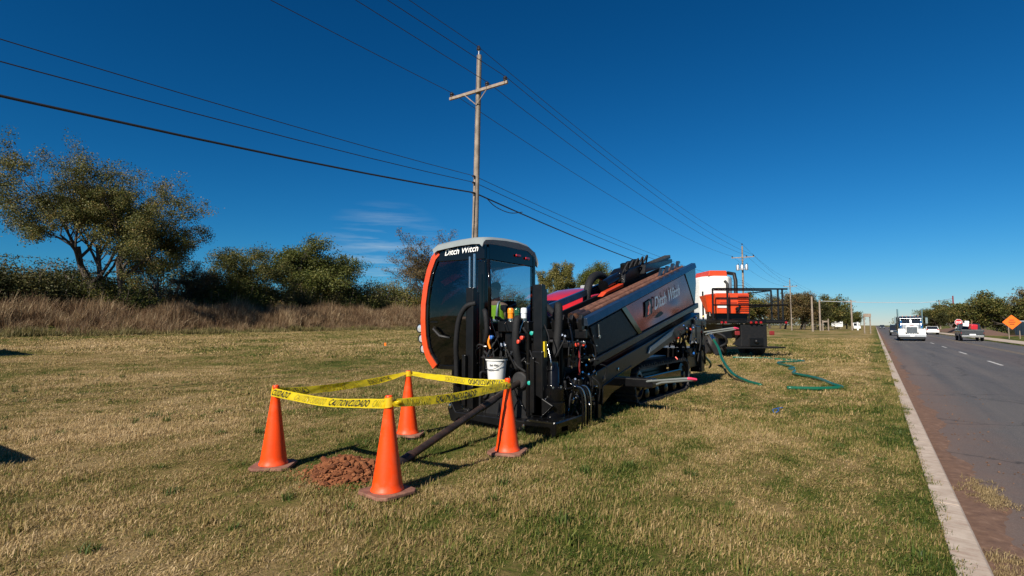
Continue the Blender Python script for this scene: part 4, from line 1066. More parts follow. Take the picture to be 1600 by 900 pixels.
MB().bb(-5.8, -4.2, 10.5, 13.0, 0.4, 0.85).bb(-5.4, -4.3, 8.3, 10.6, 0.35, 0.62).build('chassis', M['black'], drill, bevel=0.03)
# --- fold-out U rails with red tape on the end ----------------------
def u_rail(root, tip, sep, lab=None):
    root, tip = Vector(root), Vector(tip); d = (tip - root).normalized(); s_ = d.cross(Vector((0, 0, 1))).normalized() * sep / 2 + Vector((0, 0, 0.02))
    pts = [root + s_ - d * 0.05, root + s_ + d * 0.1, tip + s_ * 0.9 - d * 0.12, tip + s_ * 0.55 - d * 0.02, tip - s_ * 0.55 - d * 0.0, tip - s_ * 0.9 - d * 0.12, root - s_ + d * 0.1, root - s_ - d * 0.05 - Vector((0, 0, 0.03))]
    u_ = MB().tube(pts, 0.021, 10).build('fold_out_rail', M['grey_bar'], drill, smooth='auto')
    MB().tube([tip + s_ * 0.75 - d * 0.05, tip + s_ * 0.5 - d * 0.015, tip - s_ * 0.5 + d * 0.005, tip - s_ * 0.75 - d * 0.05], 0.024, 10).build('red_tape', M['pink_tape'], u_, smooth='auto')
u_rail((-3.32, 9.5, 0.56), (-2.52, 9.15, 0.685), 0.22)
MB().bb(-3.85, -3.3, 9.4, 9.65, 0.46, 0.62).build('rail_bracket', M['black'], drill, bevel=0.02)
u_rail((-3.75, 14.75, 1.36), (-2.9, 14.55, 1.49), 0.2)
# --- rear end ------------------------------------------------------
mb = MB().bb(-5.5, -3.75, 13.9, 14.9, 1.55, 1.72).bb(-5.6, -3.9, 13.7, 15.1, 0.5, 1.0).bb(-4.1, -3.8, 14.6, 14.9, 0.35, 1.6).bb(-3.95, -3.72, 13.9, 14.3, 1.1, 1.55).bb(-5.4, -4.1, 14.1, 14.8, 1.72, 2.1)
mb.build('rear_frame', M['black'], drill, bevel=0.02)
for i in range(12):
    x, y, z = rr.uniform(-4.2, -3.75), rr.uniform(13.4, 15.0), rr.uniform(0.75, 1.9)
    MB().box((x, y, z), (rr.uniform(0.1, 0.25), rr.uniform(0.12, 0.3), rr.uniform(0.08, 0.2))).build('valve_block', M['black'], drill, bevel=0.012)
for i in range(22):
    a = Vector((rr.uniform(-4.1, -3.72), rr.uniform(12.6, 15.0), rr.uniform(0.85, 1.7))); b_ = Vector((rr.uniform(-4.1, -3.72), a.y + rr.uniform(-0.7, 0.7), rr.uniform(0.5, 1.5)))
    mid = (a + b_) / 2 + Vector((rr.uniform(0, 0.15), 0, rr.uniform(-0.25, 0.15)))
    MB().tube(catmull([a, mid, b_], 7), rr.choice([0.016, 0.022, 0.028]), 7).build('hydraulic_hose', M['sleeve'], drill, smooth=True)
for i in range(20):
    x, y, z = rr.uniform(-3.86, -3.7), rr.uniform(12.4, 15.0), rr.uniform(0.8, 1.8)
    MB().tube([(x, y, z), (x + rr.uniform(0, 0.06), y - rr.uniform(0, 0.07), z + rr.uniform(-0.06, 0.06))], [rr.uniform(0.012, 0.028), rr.uniform(0.01, 0.02)], 6).build('hose_fitting', M[rr.choice(['zinc', 'zinc', 'brass', 'blue_cap', 'red_cap'])], drill)
MB().prism([(13.4, 1.1), (13.9, 1.15), (14.1, 1.5), (13.7, 1.6)], 0, -3.78, -3.74).build('side_plate', M['blue_black'], drill, bevel=0.01)
MB().tube(catmull([(-3.8, 14.9, 0.75), (-3.75, 15.3, 0.55), (-3.9, 15.9, 0.42), (-4.2, 17.0, 0.3)], 6), 0.03, 8).build('green_line', M['green_hose'], drill, smooth=True)

# ------------------------------------------------------------------ bucket hung on the drill front
bk_ = thing('bucket', 'white plastic bucket with printed label hanging on the drill front', 'bucket', (-4.79, 6.76, 0.74))
MB().lathe([(0.125, 0.0), (0.128, 0.01), (0.152, 0.30), (0.168, 0.302), (0.168, 0.322), (0.158, 0.324), (0.15, 0.32), (0.125, 0.03)], n=32).build('body', M['white'], bk_, smooth='auto', world=False)
MB().lathe([(0.172, 0.325), (0.172, 0.34), (0.15, 0.345), (0.01, 0.345)], n=32).build('lid', M['ink'], bk_, smooth='auto', world=False)
hp = [(0.165 * math.cos(a), -0.02, 0.29 + 0.02 - 0.14 * math.sin(a)) for a in [math.pi * k / 12 for k in range(13)]]
MB().tube([(x, -math.sqrt(max(0.0, 0.17 ** 2 - x * x)) - 0.004, z) for x, y, z in hp], 0.004, 6).build('handle', M['ink'], bk_, world=False, smooth=True)
tv, tf = text_geo('Ditch Witch', shear=0.2, bold=0.015)
def on_bucket(a, z): 
    r_ = 0.128 + (0.152 - 0.128) * z / 0.3 + 0.003
    return (r_ * math.sin(a), -r_ * math.cos(a), z)
MB().add([on_bucket(-0.15 + 0.95 * a, 0.215 + 0.035 * b) for a, b in tv], tf).build('label_lettering', M['ink'], bk_, world=False)
MB().add([on_bucket(a, z) for a in np.linspace(-0.25, 0.9, 9) for z in (0.155, 0.162)], [(2 * i, 2 * i + 2, 2 * i + 3, 2 * i + 1) for i in range(8)]).build('label_stripe', M['ink'], bk_, world=False)

# ------------------------------------------------------------------ operator
per = thing('person', 'seated operator in the cab wearing a hi-vis yellow vest and jeans, arms forward', 'person', (-5.86, 8.2, 0.92))
def skin_body(name, verts, edges, radii, m, parent, sub=2):
    me = bpy.data.meshes.new(name); me.from_pydata(verts, edges, [])
    o = bpy.data.objects.new(name, me); C.objects.link(o); o.parent = parent
    md = o.modifiers.new('skin', 'SKIN'); md.use_smooth_shade = True
    for i, r_ in enumerate(radii): me.skin_vertices[0].data[i].radius = r_ if isinstance(r_, tuple) else (r_, r_)
    me.skin_vertices[0].data[0].use_root = True
    s_ = o.modifiers.new('sub', 'SUBSURF'); s_.levels = sub; s_.render_levels = sub
    me.materials.append(m); return o
# local frame: x right of picture, y away, z up; faces -y; hips at z .52
bv = [(0, 0.1, 0.53), (0, 0.1, 0.72), (0, 0.1, 0.9), (0, 0.09, 1.03), (0, 0.06, 1.13), (0, 0.03, 1.22), (0, 0.0, 1.31), (0, 0.01, 1.38),
      (-0.19, 0.08, 1.0), (-0.30, 0.02, 0.76), (-0.34, -0.16, 0.71), (-0.355, -0.28, 0.74), (-0.36, -0.36, 0.78),
      (0.19, 0.08, 1.0), (0.29, 0.02, 0.76), (0.33, -0.16, 0.71), (0.345, -0.28, 0.74), (0.35, -0.36, 0.78),
      (-0.1, 0.03, 0.52), (-0.14, -0.36, 0.56), (-0.14, -0.42, 0.1), (-0.14, -0.55, 0.05),
      (0.1, 0.03, 0.52), (0.14, -0.36, 0.56), (0.14, -0.42, 0.1), (0.14, -0.55, 0.05)]
be = [(0, 1), (1, 2), (2, 3), (3, 4), (4, 5), (5, 6), (6, 7), (3, 8), (8, 9), (9, 10), (10, 11), (11, 12), (3, 13), (13, 14), (14, 15), (15, 16), (16, 17), (0, 18), (18, 19), (19, 20), (20, 21), (0, 22), (22, 23), (23, 24), (24, 25)]
br = [(0.15, 0.12), (0.14, 0.11), (0.16, 0.12), (0.13, 0.1), 0.06, (0.08, 0.09), (0.085, 0.105), (0.06, 0.075), 0.07, 0.052, 0.042, 0.033, 0.038, 0.07, 0.052, 0.042, 0.033, 0.038, 0.09, 0.068, 0.05, 0.045, 0.09, 0.068, 0.05, 0.045]
body = skin_body('body', bv, be, br, M['skin'], per)
# jeans, shirt and vest shells over the body
skin_body('jeans', [bv[0], bv[18], bv[19], (-0.14, -0.42, 0.13), bv[22], bv[23], (0.14, -0.42, 0.13), (0, 0.1, 0.62)], [(0, 1), (1, 2), (2, 3), (0, 4), (4, 5), (5, 6), (0, 7)], [(0.17, 0.14), 0.105, 0.083, 0.066, 0.105, 0.083, 0.066, (0.16, 0.13)], M['jeans'], per)
skin_body('shirt', [(0, 0.1, 0.6), bv[1], bv[2], bv[3], bv[8], (-0.26, 0.04, 0.85), bv[13], (0.255, 0.04, 0.85)], [(0, 1), (1, 2), (2, 3), (3, 4), (4, 5), (3, 6), (6, 7)], [(0.155, 0.13), (0.152, 0.122), (0.172, 0.132), (0.14, 0.11), 0.082, 0.066, 0.082, 0.066], M['shirt'], per)
ve = skin_body('vest', [(0, 0.1, 0.58), bv[1], bv[2], (0, 0.09, 1.02), (-0.13, 0.085, 1.03), (0.13, 0.085, 1.03)], [(0, 1), (1, 2), (2, 3), (3, 4), (3, 5)], [(0.175, 0.145), (0.17, 0.14), (0.188, 0.148), (0.15, 0.125), 0.08, 0.08], M['vest'], per)
mb = MB().lathe([(0.19, -0.025), (0.195, 0), (0.19, 0.025)], (0, 0.1, 0.74), 24); o = mb.build('reflective_band', M['reflective'], per, world=False, smooth=True); o.scale = (1.0, 0.83, 1)
o.location = (0, 0.017, 0)
for s_ in (-1, 1):
    MB().tube(catmull([(0.09 * s_, -0.055, 0.74), (0.1 * s_, -0.06, 0.9), (0.1 * s_, -0.01, 1.06), (0.1 * s_, 0.1, 1.1)], 6), 0.022, 6).build('reflective_band', M['reflective'], per, world=False, smooth=True)
    for k in range(4):
        x = 0.36 * s_ + (k - 1.5) * 0.02
        MB().tube([(x, -0.385, 0.79), (x, -0.43, 0.795), (x, -0.45, 0.77), (x, -0.435, 0.745)], [0.011, 0.0105, 0.009, 0.008], 6).build('finger', M['skin'], body, world=False, smooth=True)
    MB().tube([(0.36 * s_ - 0.03 * s_, -0.36, 0.79), (0.36 * s_ - 0.055 * s_, -0.4, 0.8), (0.36 * s_ - 0.045 * s_, -0.43, 0.79)], [0.012, 0.011, 0.009], 6).build('thumb', M['skin'], body, world=False, smooth=True)
    MB().blob((0.14 * s_, -0.53, 0.05), 0.075, 3, 2, 0.05, 0.6).build('boot', M['black_matte'], per, world=False, smooth=True)
    MB().blob((0.035 * s_, -0.098, 1.30), 0.013, 1, 2, 0.0).build('eye', M['white'], body, world=False, smooth=True)
    MB().blob((0.09 * s_, 0.02, 1.29), 0.025, 2, 2, 0.05, 1.3).build('ear', M['skin'], body, world=False, smooth=True)
MB().tube([(0, -0.10, 1.31), (0, -0.125, 1.265), (0, -0.1, 1.255)], [0.01, 0.017, 0.012], 6).build('nose', M['skin'], body, world=False, smooth=True)
MB().tube([(-0.028, -0.095, 1.225), (0, -0.103, 1.222), (0.028, -0.095, 1.225)], 0.006, 6).build('mouth', M['dark_red'], body, world=False, smooth=True)
MB().blob((0, 0.035, 1.36), 0.108, 4, 3, 0.03, 0.85).build('hair', M['hair'], per, world=False, smooth=True)
# ------------------------------------------------------------------ fluid-mixing truck behind the drill (local frame: rear at y=0, x to the right)
mt = thing('mixing_truck', 'flatbed truck with white tanks, orange power pack and black railing behind the drill', 'truck', (-4.76, 28.1, 0.03), R(38))
def tp(mb, name, m, par=None, **k): return mb.build(name, M[m], par or mt, world=False, **k)
deck = tp(MB().bb(-1.62, 1.55, 0.02, 7.4, 1.62, 1.80), 'deck', 'black', bevel=0.015)
tp(MB().bb(-1.55, -0.85, -0.02, 0.02, 1.66, 1.76).bb(-0.42, 0.05, -0.02, 0.02, 1.66, 1.76).bb(0.55, 1.5, -0.02, 0.02, 1.66, 1.76), 'deck_plate', 'black_matte', deck, bevel=0.008)
for x in (-1.66, -1.47, -0.22, 0.03, 0.27, 1.52):
    tp(MB().lathe([(0.062, 0.02), (0.062, -0.02), (0.04, -0.045), (0.01, -0.05)], (x, -0.02, 1.66), 14, 'y'), 'marker_light', 'marker_lens', deck, smooth='auto')
rail = MB()
def bar(a, b, r_=0.045): rail.tube([a, b], r_, 6)
for z in (3.28, 2.5): bar((-1.02, 0.05, z), (1.68, 0.05, z)); bar((-1.5, 1.1, z), (1.62, 1.35, z + 0.01), 0.035)
for x in (-1.32, 1.2, 1.42): bar((x, 0.06, 1.8), (x, 0.06, 3.3), 0.045)
for z in (3.28, 2.5): bar((-2.05, 0.05, z), (-1.0, 0.05, z))
for (x, y) in ((-2.05, 0.05), (1.6, 1.35), (1.6, 3.6), (-1.55, 2.3), (-1.55, 4.6)): bar((x, y, 1.8), (x, y, 3.29), 0.045)
for z in (3.28, 2.5): bar((1.6, 1.35, z), (1.6, 3.6, z), 0.035)
tp(rail, 'railing', 'black', deck)
# power pack
pw = tp(MB().prism([(-1.62, 2.1), (0.0, 2.1), (0.02, 3.06), (-0.02, 3.1), (-1.66, 3.1), (-1.68, 3.04)], 1, 0.55, 1.9), 'power_pack', 'orange', bevel=0.025)
tp(MB().bb(-0.55, -0.05, 0.535, 0.56, 2.22, 2.98), 'grille_recess', 'dark_red', pw)
for k in range(8):
    z = 2.26 + k * 0.093
    tp(MB().box((-0.3, 0.515, z), (0.52, 0.05, 0.03), (R(35), 0, 0)), 'louvre', 'orange', pw)
tp(MB().bb(-1.45, -0.62, 0.52, 0.55, 2.62, 2.64).bb(-1.0, -0.98, 0.52, 0.55, 2.15, 3.0), 'door_seam', 'dark_red', pw)
tp(MB().bb(-1.6, -1.05, 0.515, 0.548, 2.38, 2.52), 'name_stripe', 'white_paint', pw)
tp(MB().bb(-1.6, 0.0, 0.7, 1.8, 1.81, 2.095), 'pack_skid', 'black', pw, bevel=0.01)
tp(MB().tube([(-0.75, 1.2, 3.1), (-0.75, 1.2, 3.6), (-0.8, 1.35, 3.75)], 0.07, 10), 'exhaust', 'black_matte', pw, smooth='auto')
tp(MB().blob((-0.62, 0.5, 2.3), 0.11, 4, 2, 0.2).cyl((-0.7, 0.45, 2.15), (-0.5, 0.45, 2.5), 0.05, 10), 'pump', 'black', pw)
# tanks
for (x, y, w_, d_, z1) in ((-0.1, 4.3, 1.9, 2.3, 4.2), (-1.9, 5.2, 1.1, 2.0, 4.15), (0.75, 5.6, 1.2, 1.6, 4.15)):
    poly = []
    for k in range(8):
        a = math.pi / 8 + k * math.pi / 4; poly.append((x + w_ / 2 * 1.05 * math.cos(a), y + d_ / 2 * 1.05 * math.sin(a)))
    tk = tp(MB().prism(poly, 2, 1.82, z1), 'tank', 'white_tank', bevel=0.14, segs=4, smooth=True)
    if x == -0.1:
        tp(MB().prism([(x - 0.62, z1 + 0.0), (x + 0.45, z1), (x + 0.4, z1 + 0.3), (x - 0.56, z1 + 0.3)], 1, y - 0.9, y + 0.9), 'tank_lid', 'orange', tk, bevel=0.04)
        tp(MB().tube([(x + 0.7, y - 1.25, 2.4), (x + 0.72, y - 1.25, 3.9), (x + 0.72, y - 1.1, 4.3), (x + 0.6, y - 0.6, 4.4)], 0.1, 10), 'fill_pipe', 'black_matte', tk, smooth='auto')
# mixing hopper
hp_ = tp(MB().add([(-2.0, 1.0, 3.0), (-1.35, 1.0, 3.0), (-1.35, 1.7, 3.0), (-2.0, 1.7, 3.0), (-1.78, 1.2, 2.2), (-1.55, 1.2, 2.2), (-1.55, 1.45, 2.2), (-1.78, 1.45, 2.2)], [(0, 4, 5, 1), (1, 5, 6, 2), (2, 6, 7, 3), (3, 7, 4, 0), (4, 7, 6, 5)]), 'hopper', 'orange')
tp(MB().tube([(-1.66, 1.3, 2.25), (-1.66, 1.25, 2.0), (-1.5, 1.1, 1.9), (-1.1, 0.9, 1.95)], 0.07, 8).blob((-1.6, 1.0, 2.0), 0.14, 5, 2, 0.2), 'mixing_pump', 'black', hp_, smooth='auto')
# underrun, tool box, bumper, lamps, wheels, cab
ub = tp(MB().bb(-0.68, 0.62, 0.1, 0.7, 0.52, 1.58), 'rear_box', 'black_matte', bevel=0.02)
tp(MB().lathe([(0.1, 0.0), (0.1, -0.12), (0.05, -0.16)], (0.05, 0.1, 0.75), 12, 'y').bb(-0.25, 0.4, 0.05, 0.1, 0.55, 0.92), 'hitch', 'black', ub, bevel=0.01)
tp(MB().bb(-1.4, 1.2, 0.12, 0.3, 0.42, 0.52), 'rear_bumper', 'black_matte', bevel=0.015)
tp(MB().bb(0.62, 1.6, 0.2, 0.26, 0.44, 0.5), 'bumper_bar', 'black')
tp(MB().prism([(-1.1, 0.62), (-0.68, 0.52), (-0.68, 1.0)], 1, 0.12, 0.18), 'bracket', 'black_matte')
for x in (-0.86, 0.86): tp(MB().bb(x - 0.12, x + 0.12, 0.06, 0.14, 1.06, 1.26), 'brake_lamp', 'dark_red', bevel=0.03)
tp(MB().bb(-0.5, -0.35, 0.5, 8.5, 0.9, 1.6).bb(0.35, 0.5, 0.5, 8.5, 0.9, 1.6), 'chassis_rail', 'black')
for (y) in (1.7, 3.0, 8.3):
    for s_ in (-1, 1):
        w_ = tp(MB().lathe([(0.3, -0.17), (0.46, -0.18), (0.5, -0.12), (0.5, 0.12), (0.46, 0.18), (0.3, 0.17)], (1.0 * s_, y, 0.5), 28, 'x'), 'wheel', 'rubber', smooth='auto')
        tp(MB().lathe([(0.3, -0.16), (0.3, 0.16), (0.12, 0.1), (0.08, 0.19)], (1.0 * s_, y, 0.5), 20, 'x'), 'rim', 'galv', w_, smooth='auto')
tc_ = tp(MB().prism([(7.6, 0.9), (9.6, 0.9), (9.7, 1.7), (9.3, 2.9), (7.7, 2.95), (7.55, 2.8)], 0, -1.15, 1.15), 'truck_cab', 'white_paint', bevel=0.06)
tp(MB().bb(-0.8, 0.8, 7.5, 7.56, 2.0, 2.7), 'rear_window', 'glass_car', tc_)
tp(MB().bb(-1.5, -1.0, 0.3, 1.0, 0.9, 1.5), 'hose_box', 'black', bevel=0.02)
o = tp(MB().tube(catmull([(-1.9, 0.2, 1.2), (-1.6, -0.1, 1.0), (-1.45, 0.0, 0.7), (-1.7, 0.2, 0.5)], 6), 0.06, 8), 'suction_hose', 'sleeve', smooth=True)

# ------------------------------------------------------------------ utility poles and wires
POLES = [(-13.0, -49.0, 13.6, 0.6), (-14.62, 19.05, 13.75, 1.4), (-16.4, 87.6, 13.4, 0.3), (-18.3, 159.7, 13.3, -0.5), (-14.2, 232.0, 12.5, 0.0)]
def pole(name, x, y, h, lean, label, arm_z=None, arm=(-1.55, 1.7), trans=0, group=None, cat='utility pole', r0=0.17, r1=0.11, mat='wood_pole'):
    z0 = tz(x, y)
    r = thing(name, label, cat, (x, y, z0), 0, group)
    lx = math.tan(R(lean)) * h
    def ax(z): return lx * z / h - lx * 0.6
    MB().tube([(ax(-0.3), 0, -0.3), (ax(h * 0.5), 0, h * 0.5), (ax(h), 0, h)], [r0, (r0 + r1) / 2, r1], 14).build('shaft', M[mat], r, world=False, smooth='auto')
    if arm_z is None: return r, ax
    a, b = arm
    MB().box((ax(arm_z) + (a + b) / 2, -0.16, arm_z), (b - a, 0.1, 0.13)).build('crossarm', M['wood_arm'], r, world=False, bevel=0.01)
    for s_ in (-0.62, 0.62): MB().tube([(ax(arm_z - 0.6), -0.14, arm_z - 0.62), (ax(arm_z) + s_, -0.2, arm_z - 0.06)], 0.022, 6).build('arm_brace', M['wood_arm'], r, world=False)
    for x_ in (a + 0.12, b - 0.12, b - 1.1):
        i_ = MB().lathe([(0.03, 0.0), (0.09, 0.03), (0.09, 0.07), (0.06, 0.09), (0.1, 0.12), (0.1, 0.16), (0.05, 0.22), (0.02, 0.24)], (ax(arm_z) + x_, -0.16, arm_z + 0.065), 12).build('insulator', M['insulator'], r, world=False, smooth='auto')
    MB().tube([(ax(h), -0.05, h - 0.5), (ax(h), -0.05, h + 0.25)], 0.03, 6).build('top_pin', M['galv'], r, world=False)
    MB().lathe([(0.03, 0.0), (0.09, 0.03), (0.09, 0.08), (0.1, 0.12), (0.05, 0.22)], (ax(h), -0.05, h + 0.2), 12).build('insulator', M['insulator'], r, world=False, smooth='auto')
    MB().tube([(ax(8.2) + 0.15, -0.05, 8.2), (ax(11) + 0.13, -0.1, 11.0), (ax(h) + 0.12, -0.1, h - 0.2)], 0.012, 5).build('ground_wire', M['wire'], r, world=False)
    for z in (7.4, 7.86, 8.15): MB().box((ax(z), -0.2, z), (0.09, 0.12, 0.07)).build('cable_clamp', M['insulator'], r, world=False)
    for k in range(trans):
        x_ = ax(10.4) + (k - 1) * 0.62
        c_ = MB().lathe([(0.2, 0), (0.24, 0.03), (0.24, 0.75), (0.2, 0.82), (0.06, 0.86)], (x_, -0.42, 9.7), 16).build('transformer', M['galv'], r, world=False, smooth='auto')
        MB().lathe([(0.05, 0), (0.07, 0.05), (0.04, 0.1), (0.06, 0.15), (0.02, 0.25)], (x_ + 0.08, -0.42, 10.54), 8).build('bushing', M['insulator'], c_, world=False, smooth='auto')
    if trans: MB().box((ax(9.9), -0.2, 9.9), (1.5, 0.1, 0.12)).build('transformer_beam', M['galv'], r, world=False)
    return r, ax
PL = ['weathered wooden utility pole standing behind the camera side of the drill', 'tall weathered wooden utility pole with crossarm rising behind the drill cab', 'wooden utility pole with crossarm and grey transformers beyond the mixing truck', 'thin wooden utility pole standing just beyond the end of the truck railing', 'small far utility pole in the verge beyond the wooden frame sign']
pres = []
for i, (x, y, h, lean) in enumerate(POLES):
    if i == 0: pres.append((None, lambda z: 0.0)); continue
    pres.append(pole('utility_pole', x, y, h, lean, PL[i], arm_z=h - 1.72, trans=3 if i == 2 else 0, group='utility poles along the roadside'))
def wire(name, label, rad, pts_fn, sags, grp='overhead wires along the road', mat='wire'):
    pts = []
    ps = [pts_fn(i) for i in range(len(POLES))]
    for i in range(len(ps) - 1):
        a, b = Vector(ps[i]), Vector(ps[i + 1]); n = 22
        for k in range(n):
            t = k / n; p = a.lerp(b, t); p.z -= sags[min(i, len(sags) - 1)] * 4 * t * (1 - t); pts.append(p)
    pts.append(Vector(ps[-1]))
    o = MB().tube(pts, rad, 5).build(name, M[mat]); tag(o, label, 'wire', grp); return o
def wp(dx, dz, top=False):
    def fn(i):
        x, y, h, lean = POLES[i]; z = h + dz
        return (x + pres[i][1](z) + dx, y - (0.05 if top else 0.16), tz(x, y) + z)
    return fn
wire('overhead_wire', 'topmost overhead wire, running over the very tops of the poles', 0.013, wp(0, 0.36, True), [0.55, 0.9, 0.9])
wire('overhead_wire', 'overhead wire on the outer right end of the crossarms', 0.013, wp(1.58, -1.45), [0.55, 1.0, 1.0])
wire('overhead_wire', 'overhead wire on the inner right side of the crossarms', 0.013, wp(0.6, -1.45), [0.3, 1.0, 1.0])
wire('overhead_wire', 'overhead wire on the left end of the crossarms', 0.013, wp(-1.43, -1.45), [0.7, 1.0, 1.0])
def cp(z): return lambda i: (POLES[i][0] + pres[i][1](z) + 0.05, POLES[i][1] - 0.2, tz(*POLES[i][:2]) + z)
wire('telephone_cable', 'thick lowest black cable sagging across the poles', 0.032, cp(7.4), [1.88, 1.1, 1.0], 'cables strung low on the poles')
wire('telephone_cable', 'thin middle cable just above the thick lowest one', 0.014, cp(7.86), [1.56, 0.9, 1.0], 'cables strung low on the poles')
wire('telephone_cable', 'thin uppermost of the three low cables on the poles', 0.012, cp(8.15), [1.34, 0.8, 1.0], 'cables strung low on the poles')
# drip loop on the thick cable
o = MB().tube(catmull([(-14.5, 19.6, 7.36), (-14.45, 20.3, 7.05), (-14.4, 21.4, 6.95), (-14.45, 22.6, 7.2)], 6), 0.02, 5).build('cable_loop', M['wire']); tag(o, 'small slack loop of cable hanging beside the nearest pole', 'cable')
# far poles
for (x, y, h, lab, m_) in ((-12.8, 152.5, 8.6, 'short pale pole left of the two standing before the trees by the road', 'wood_pole'), (-12.6, 172.0, 8.4, 'short pale pole right of the two standing before the trees by the road', 'wood_pole'),
                         (22.0, 280.0, 11.6, 'brown pole with crossarm, left of the poles across the road', 'wood_arm'), (23.2, 246.0, 11.9, 'tall reddish pole between the other poles across the road', 'dark_red'), (34.0, 285.0, 12.6, 'pale grey pole behind the pickup across the road', 'wood_pole')):
    pole('utility_pole', x, y, h, 0.0, lab, None, group='far poles', r0=0.26, r1=0.2, mat=m_)
r_, _ = pole('utility_pole', -5.9, 197.0, 9.2, 0.0, 'far pole with a small crossarm beside the white car park sign', None, group='far poles', r0=0.26, r1=0.2)
MB().box((0, -0.2, 8.9), (2.6, 0.16, 0.18)).build('crossarm', M['wood_arm'], r_, world=False)
o = MB().tube([(-12.6, 172, 8.2), (-2, 177, 7.75), (10, 184, 7.6), (14, 186, 7.9), (23, 246, 11.0)], 0.075, 5).build('crossing_wire', M['wire_bright']); tag(o, 'pale wire glinting as it crosses high over the road', 'wire')

# ------------------------------------------------------------------ traffic
def wheels(par, spots, r_, w_, rim='galv'):
    for (x, y) in spots:
        wv = MB().lathe([(r_ * 0.6, -w_ / 2), (r_ * 0.93, -w_ / 2), (r_, -w_ * 0.36), (r_, w_ * 0.36), (r_ * 0.93, w_ / 2), (r_ * 0.6, w_ / 2)], (x, y, r_), 22, 'x').build('wheel', M['rubber'], par, world=False, smooth='auto')
        MB().lathe([(r_ * 0.6, -w_ * 0.45), (r_ * 0.6, w_ * 0.45), (r_ * 0.2, w_ * 0.3), (r_ * 0.15, w_ * 0.5)], (x, y, r_), 14, 'x').build('rim', M[rim], wv, world=False, smooth='auto')
# heavy truck, oncoming (local: front at y=0 facing -y)
tk = thing('heavy_truck', 'big silver and white truck with chrome grille driving toward the camera', 'truck', (3.25, 72.0, -0.13), 0)
def L_(mb, n, m, p=None, **k): return mb.build(n, M[m], p or tk, world=False, **k)
L_(MB().prism([(0.3, 0.85), (0.22, 1.6), (1.0, 1.76), (1.9, 1.82), (1.95, 0.8)], 0, -0.55, 0.55), 'hood', 'white_paint', bevel=0.09, segs=3)
L_(MB().bb(-0.46, 0.46, 0.12, 0.24, 0.78, 1.56), 'grille', 'steel', bevel=0.02)
for k in range(9): L_(MB().bb(-0.41 + k * 0.097, -0.36 + k * 0.097, 0.1, 0.12, 0.83, 1.5), 'grille_bar', 'ink')
for s_ in (-1, 1):
    L_(MB().prism([(0.3, 0.72), (0.32, 1.12), (0.7, 1.3), (1.4, 1.26), (1.7, 0.9), (1.62, 0.7), (1.5, 0.95), (1.2, 1.1), (0.85, 1.1), (0.6, 0.9), (0.55, 0.72)], 0, 0.56 * s_, 1.2 * s_), 'fender', 'white_paint', bevel=0.05)
    L_(MB().bb(0.86 * s_ - 0.19, 0.86 * s_ + 0.19, 0.26, 0.4, 0.88, 1.06), 'headlight', 'lamp_glass', bevel=0.03)
    L_(MB().tube([(1.0 * s_, 2.0, 1.75), (1.4 * s_, 1.95, 1.78), (1.4 * s_, 1.95, 2.6), (1.0 * s_, 2.1, 2.6)], 0.022, 6).box((1.4 * s_, 1.94, 2.2), (0.2, 0.06, 0.62)), 'mirror', 'chrome')
    L_(MB().lathe([(0.12, 0.9), (0.17, 1.0), (0.17, 1.75), (0.1, 1.85), (0.1, 2.2)], (0.88 * s_, 1.72, 0), 14), 'air_cleaner', 'chrome', smooth='auto')
    L_(MB().cyl((1.1 * s_, 3.5, 1.0), (1.1 * s_, 3.5, 3.5), 0.075, 10), 'exhaust_stack', 'chrome', smooth='auto')
    L_(MB().lathe([(0.3, 0), (0.32, 0.05), (0.32, 1.3), (0.3, 1.35)], (0.95 * s_, 2.2, 0.75), 16, 'y'), 'fuel_tank', 'chrome', smooth='auto')
L_(MB().prism([(-1.22, 0.42), (1.22, 0.42), (1.22, 0.74), (-1.22, 0.74)], 1, 0.0, 0.22), 'bumper', 'galv', bevel=0.05)
L_(MB().bb(-1.05, 1.05, 0.1, 0.3, 0.22, 0.42), 'valance', 'ink')
tcab = L_(MB().prism([(1.9, 0.8), (1.95, 1.8), (2.25, 2.5), (2.5, 2.62), (3.4, 2.62), (3.4, 0.8)], 0, -0.98, 0.98), 'truck_cab', 'silver_paint', bevel=0.06)
for s_ in (-1, 1):
    a = 0.05 if s_ > 0 else -0.9
    L_(MB().add([(a, 1.965, 1.86), (a + 0.85, 1.965, 1.86), (a + 0.83, 2.215, 2.44), (a + 0.02, 2.215, 2.44)], [(0, 1, 2, 3)]), 'windscreen', 'glass_car', tcab)
L_(MB().prism([(1.98, 2.42), (2.1, 2.62), (2.4, 2.68), (2.35, 2.5)], 0, -1.0, 1.0), 'sun_visor', 'blue_black', tcab, bevel=0.02)
for x in (-0.7, -0.35, 0, 0.35, 0.7): L_(MB().blob((x, 2.5, 2.68), 0.05, 1, 2, 0), 'roof_lamp', 'beacon_orange', tcab)
L_(MB().prism([(3.8, 1.0), (3.7, 2.6), (9.0, 2.6), (9.0, 1.2)], 0, -1.2, 1.2), 'dump_body', 'ink', bevel=0.03)
L_(MB().bb(-0.5, 0.5, 0.6, 8.3, 0.55, 0.85), 'chassis', 'ink')
L_(MB().bb(-0.14, 0.14, 0.2, 0.24, 1.56, 1.66), 'hood_badge', 'dark_red')
L_(MB().bb(-0.18, 0.18, -0.012, 0.0, 0.5, 0.62), 'number_plate', 'letter_white')
wheels(tk, [(-0.98, 1.12), (0.98, 1.12), (-0.95, 6.2), (0.95, 6.2), (-0.95, 7.5), (0.95, 7.5)], 0.5, 0.34, 'chrome')

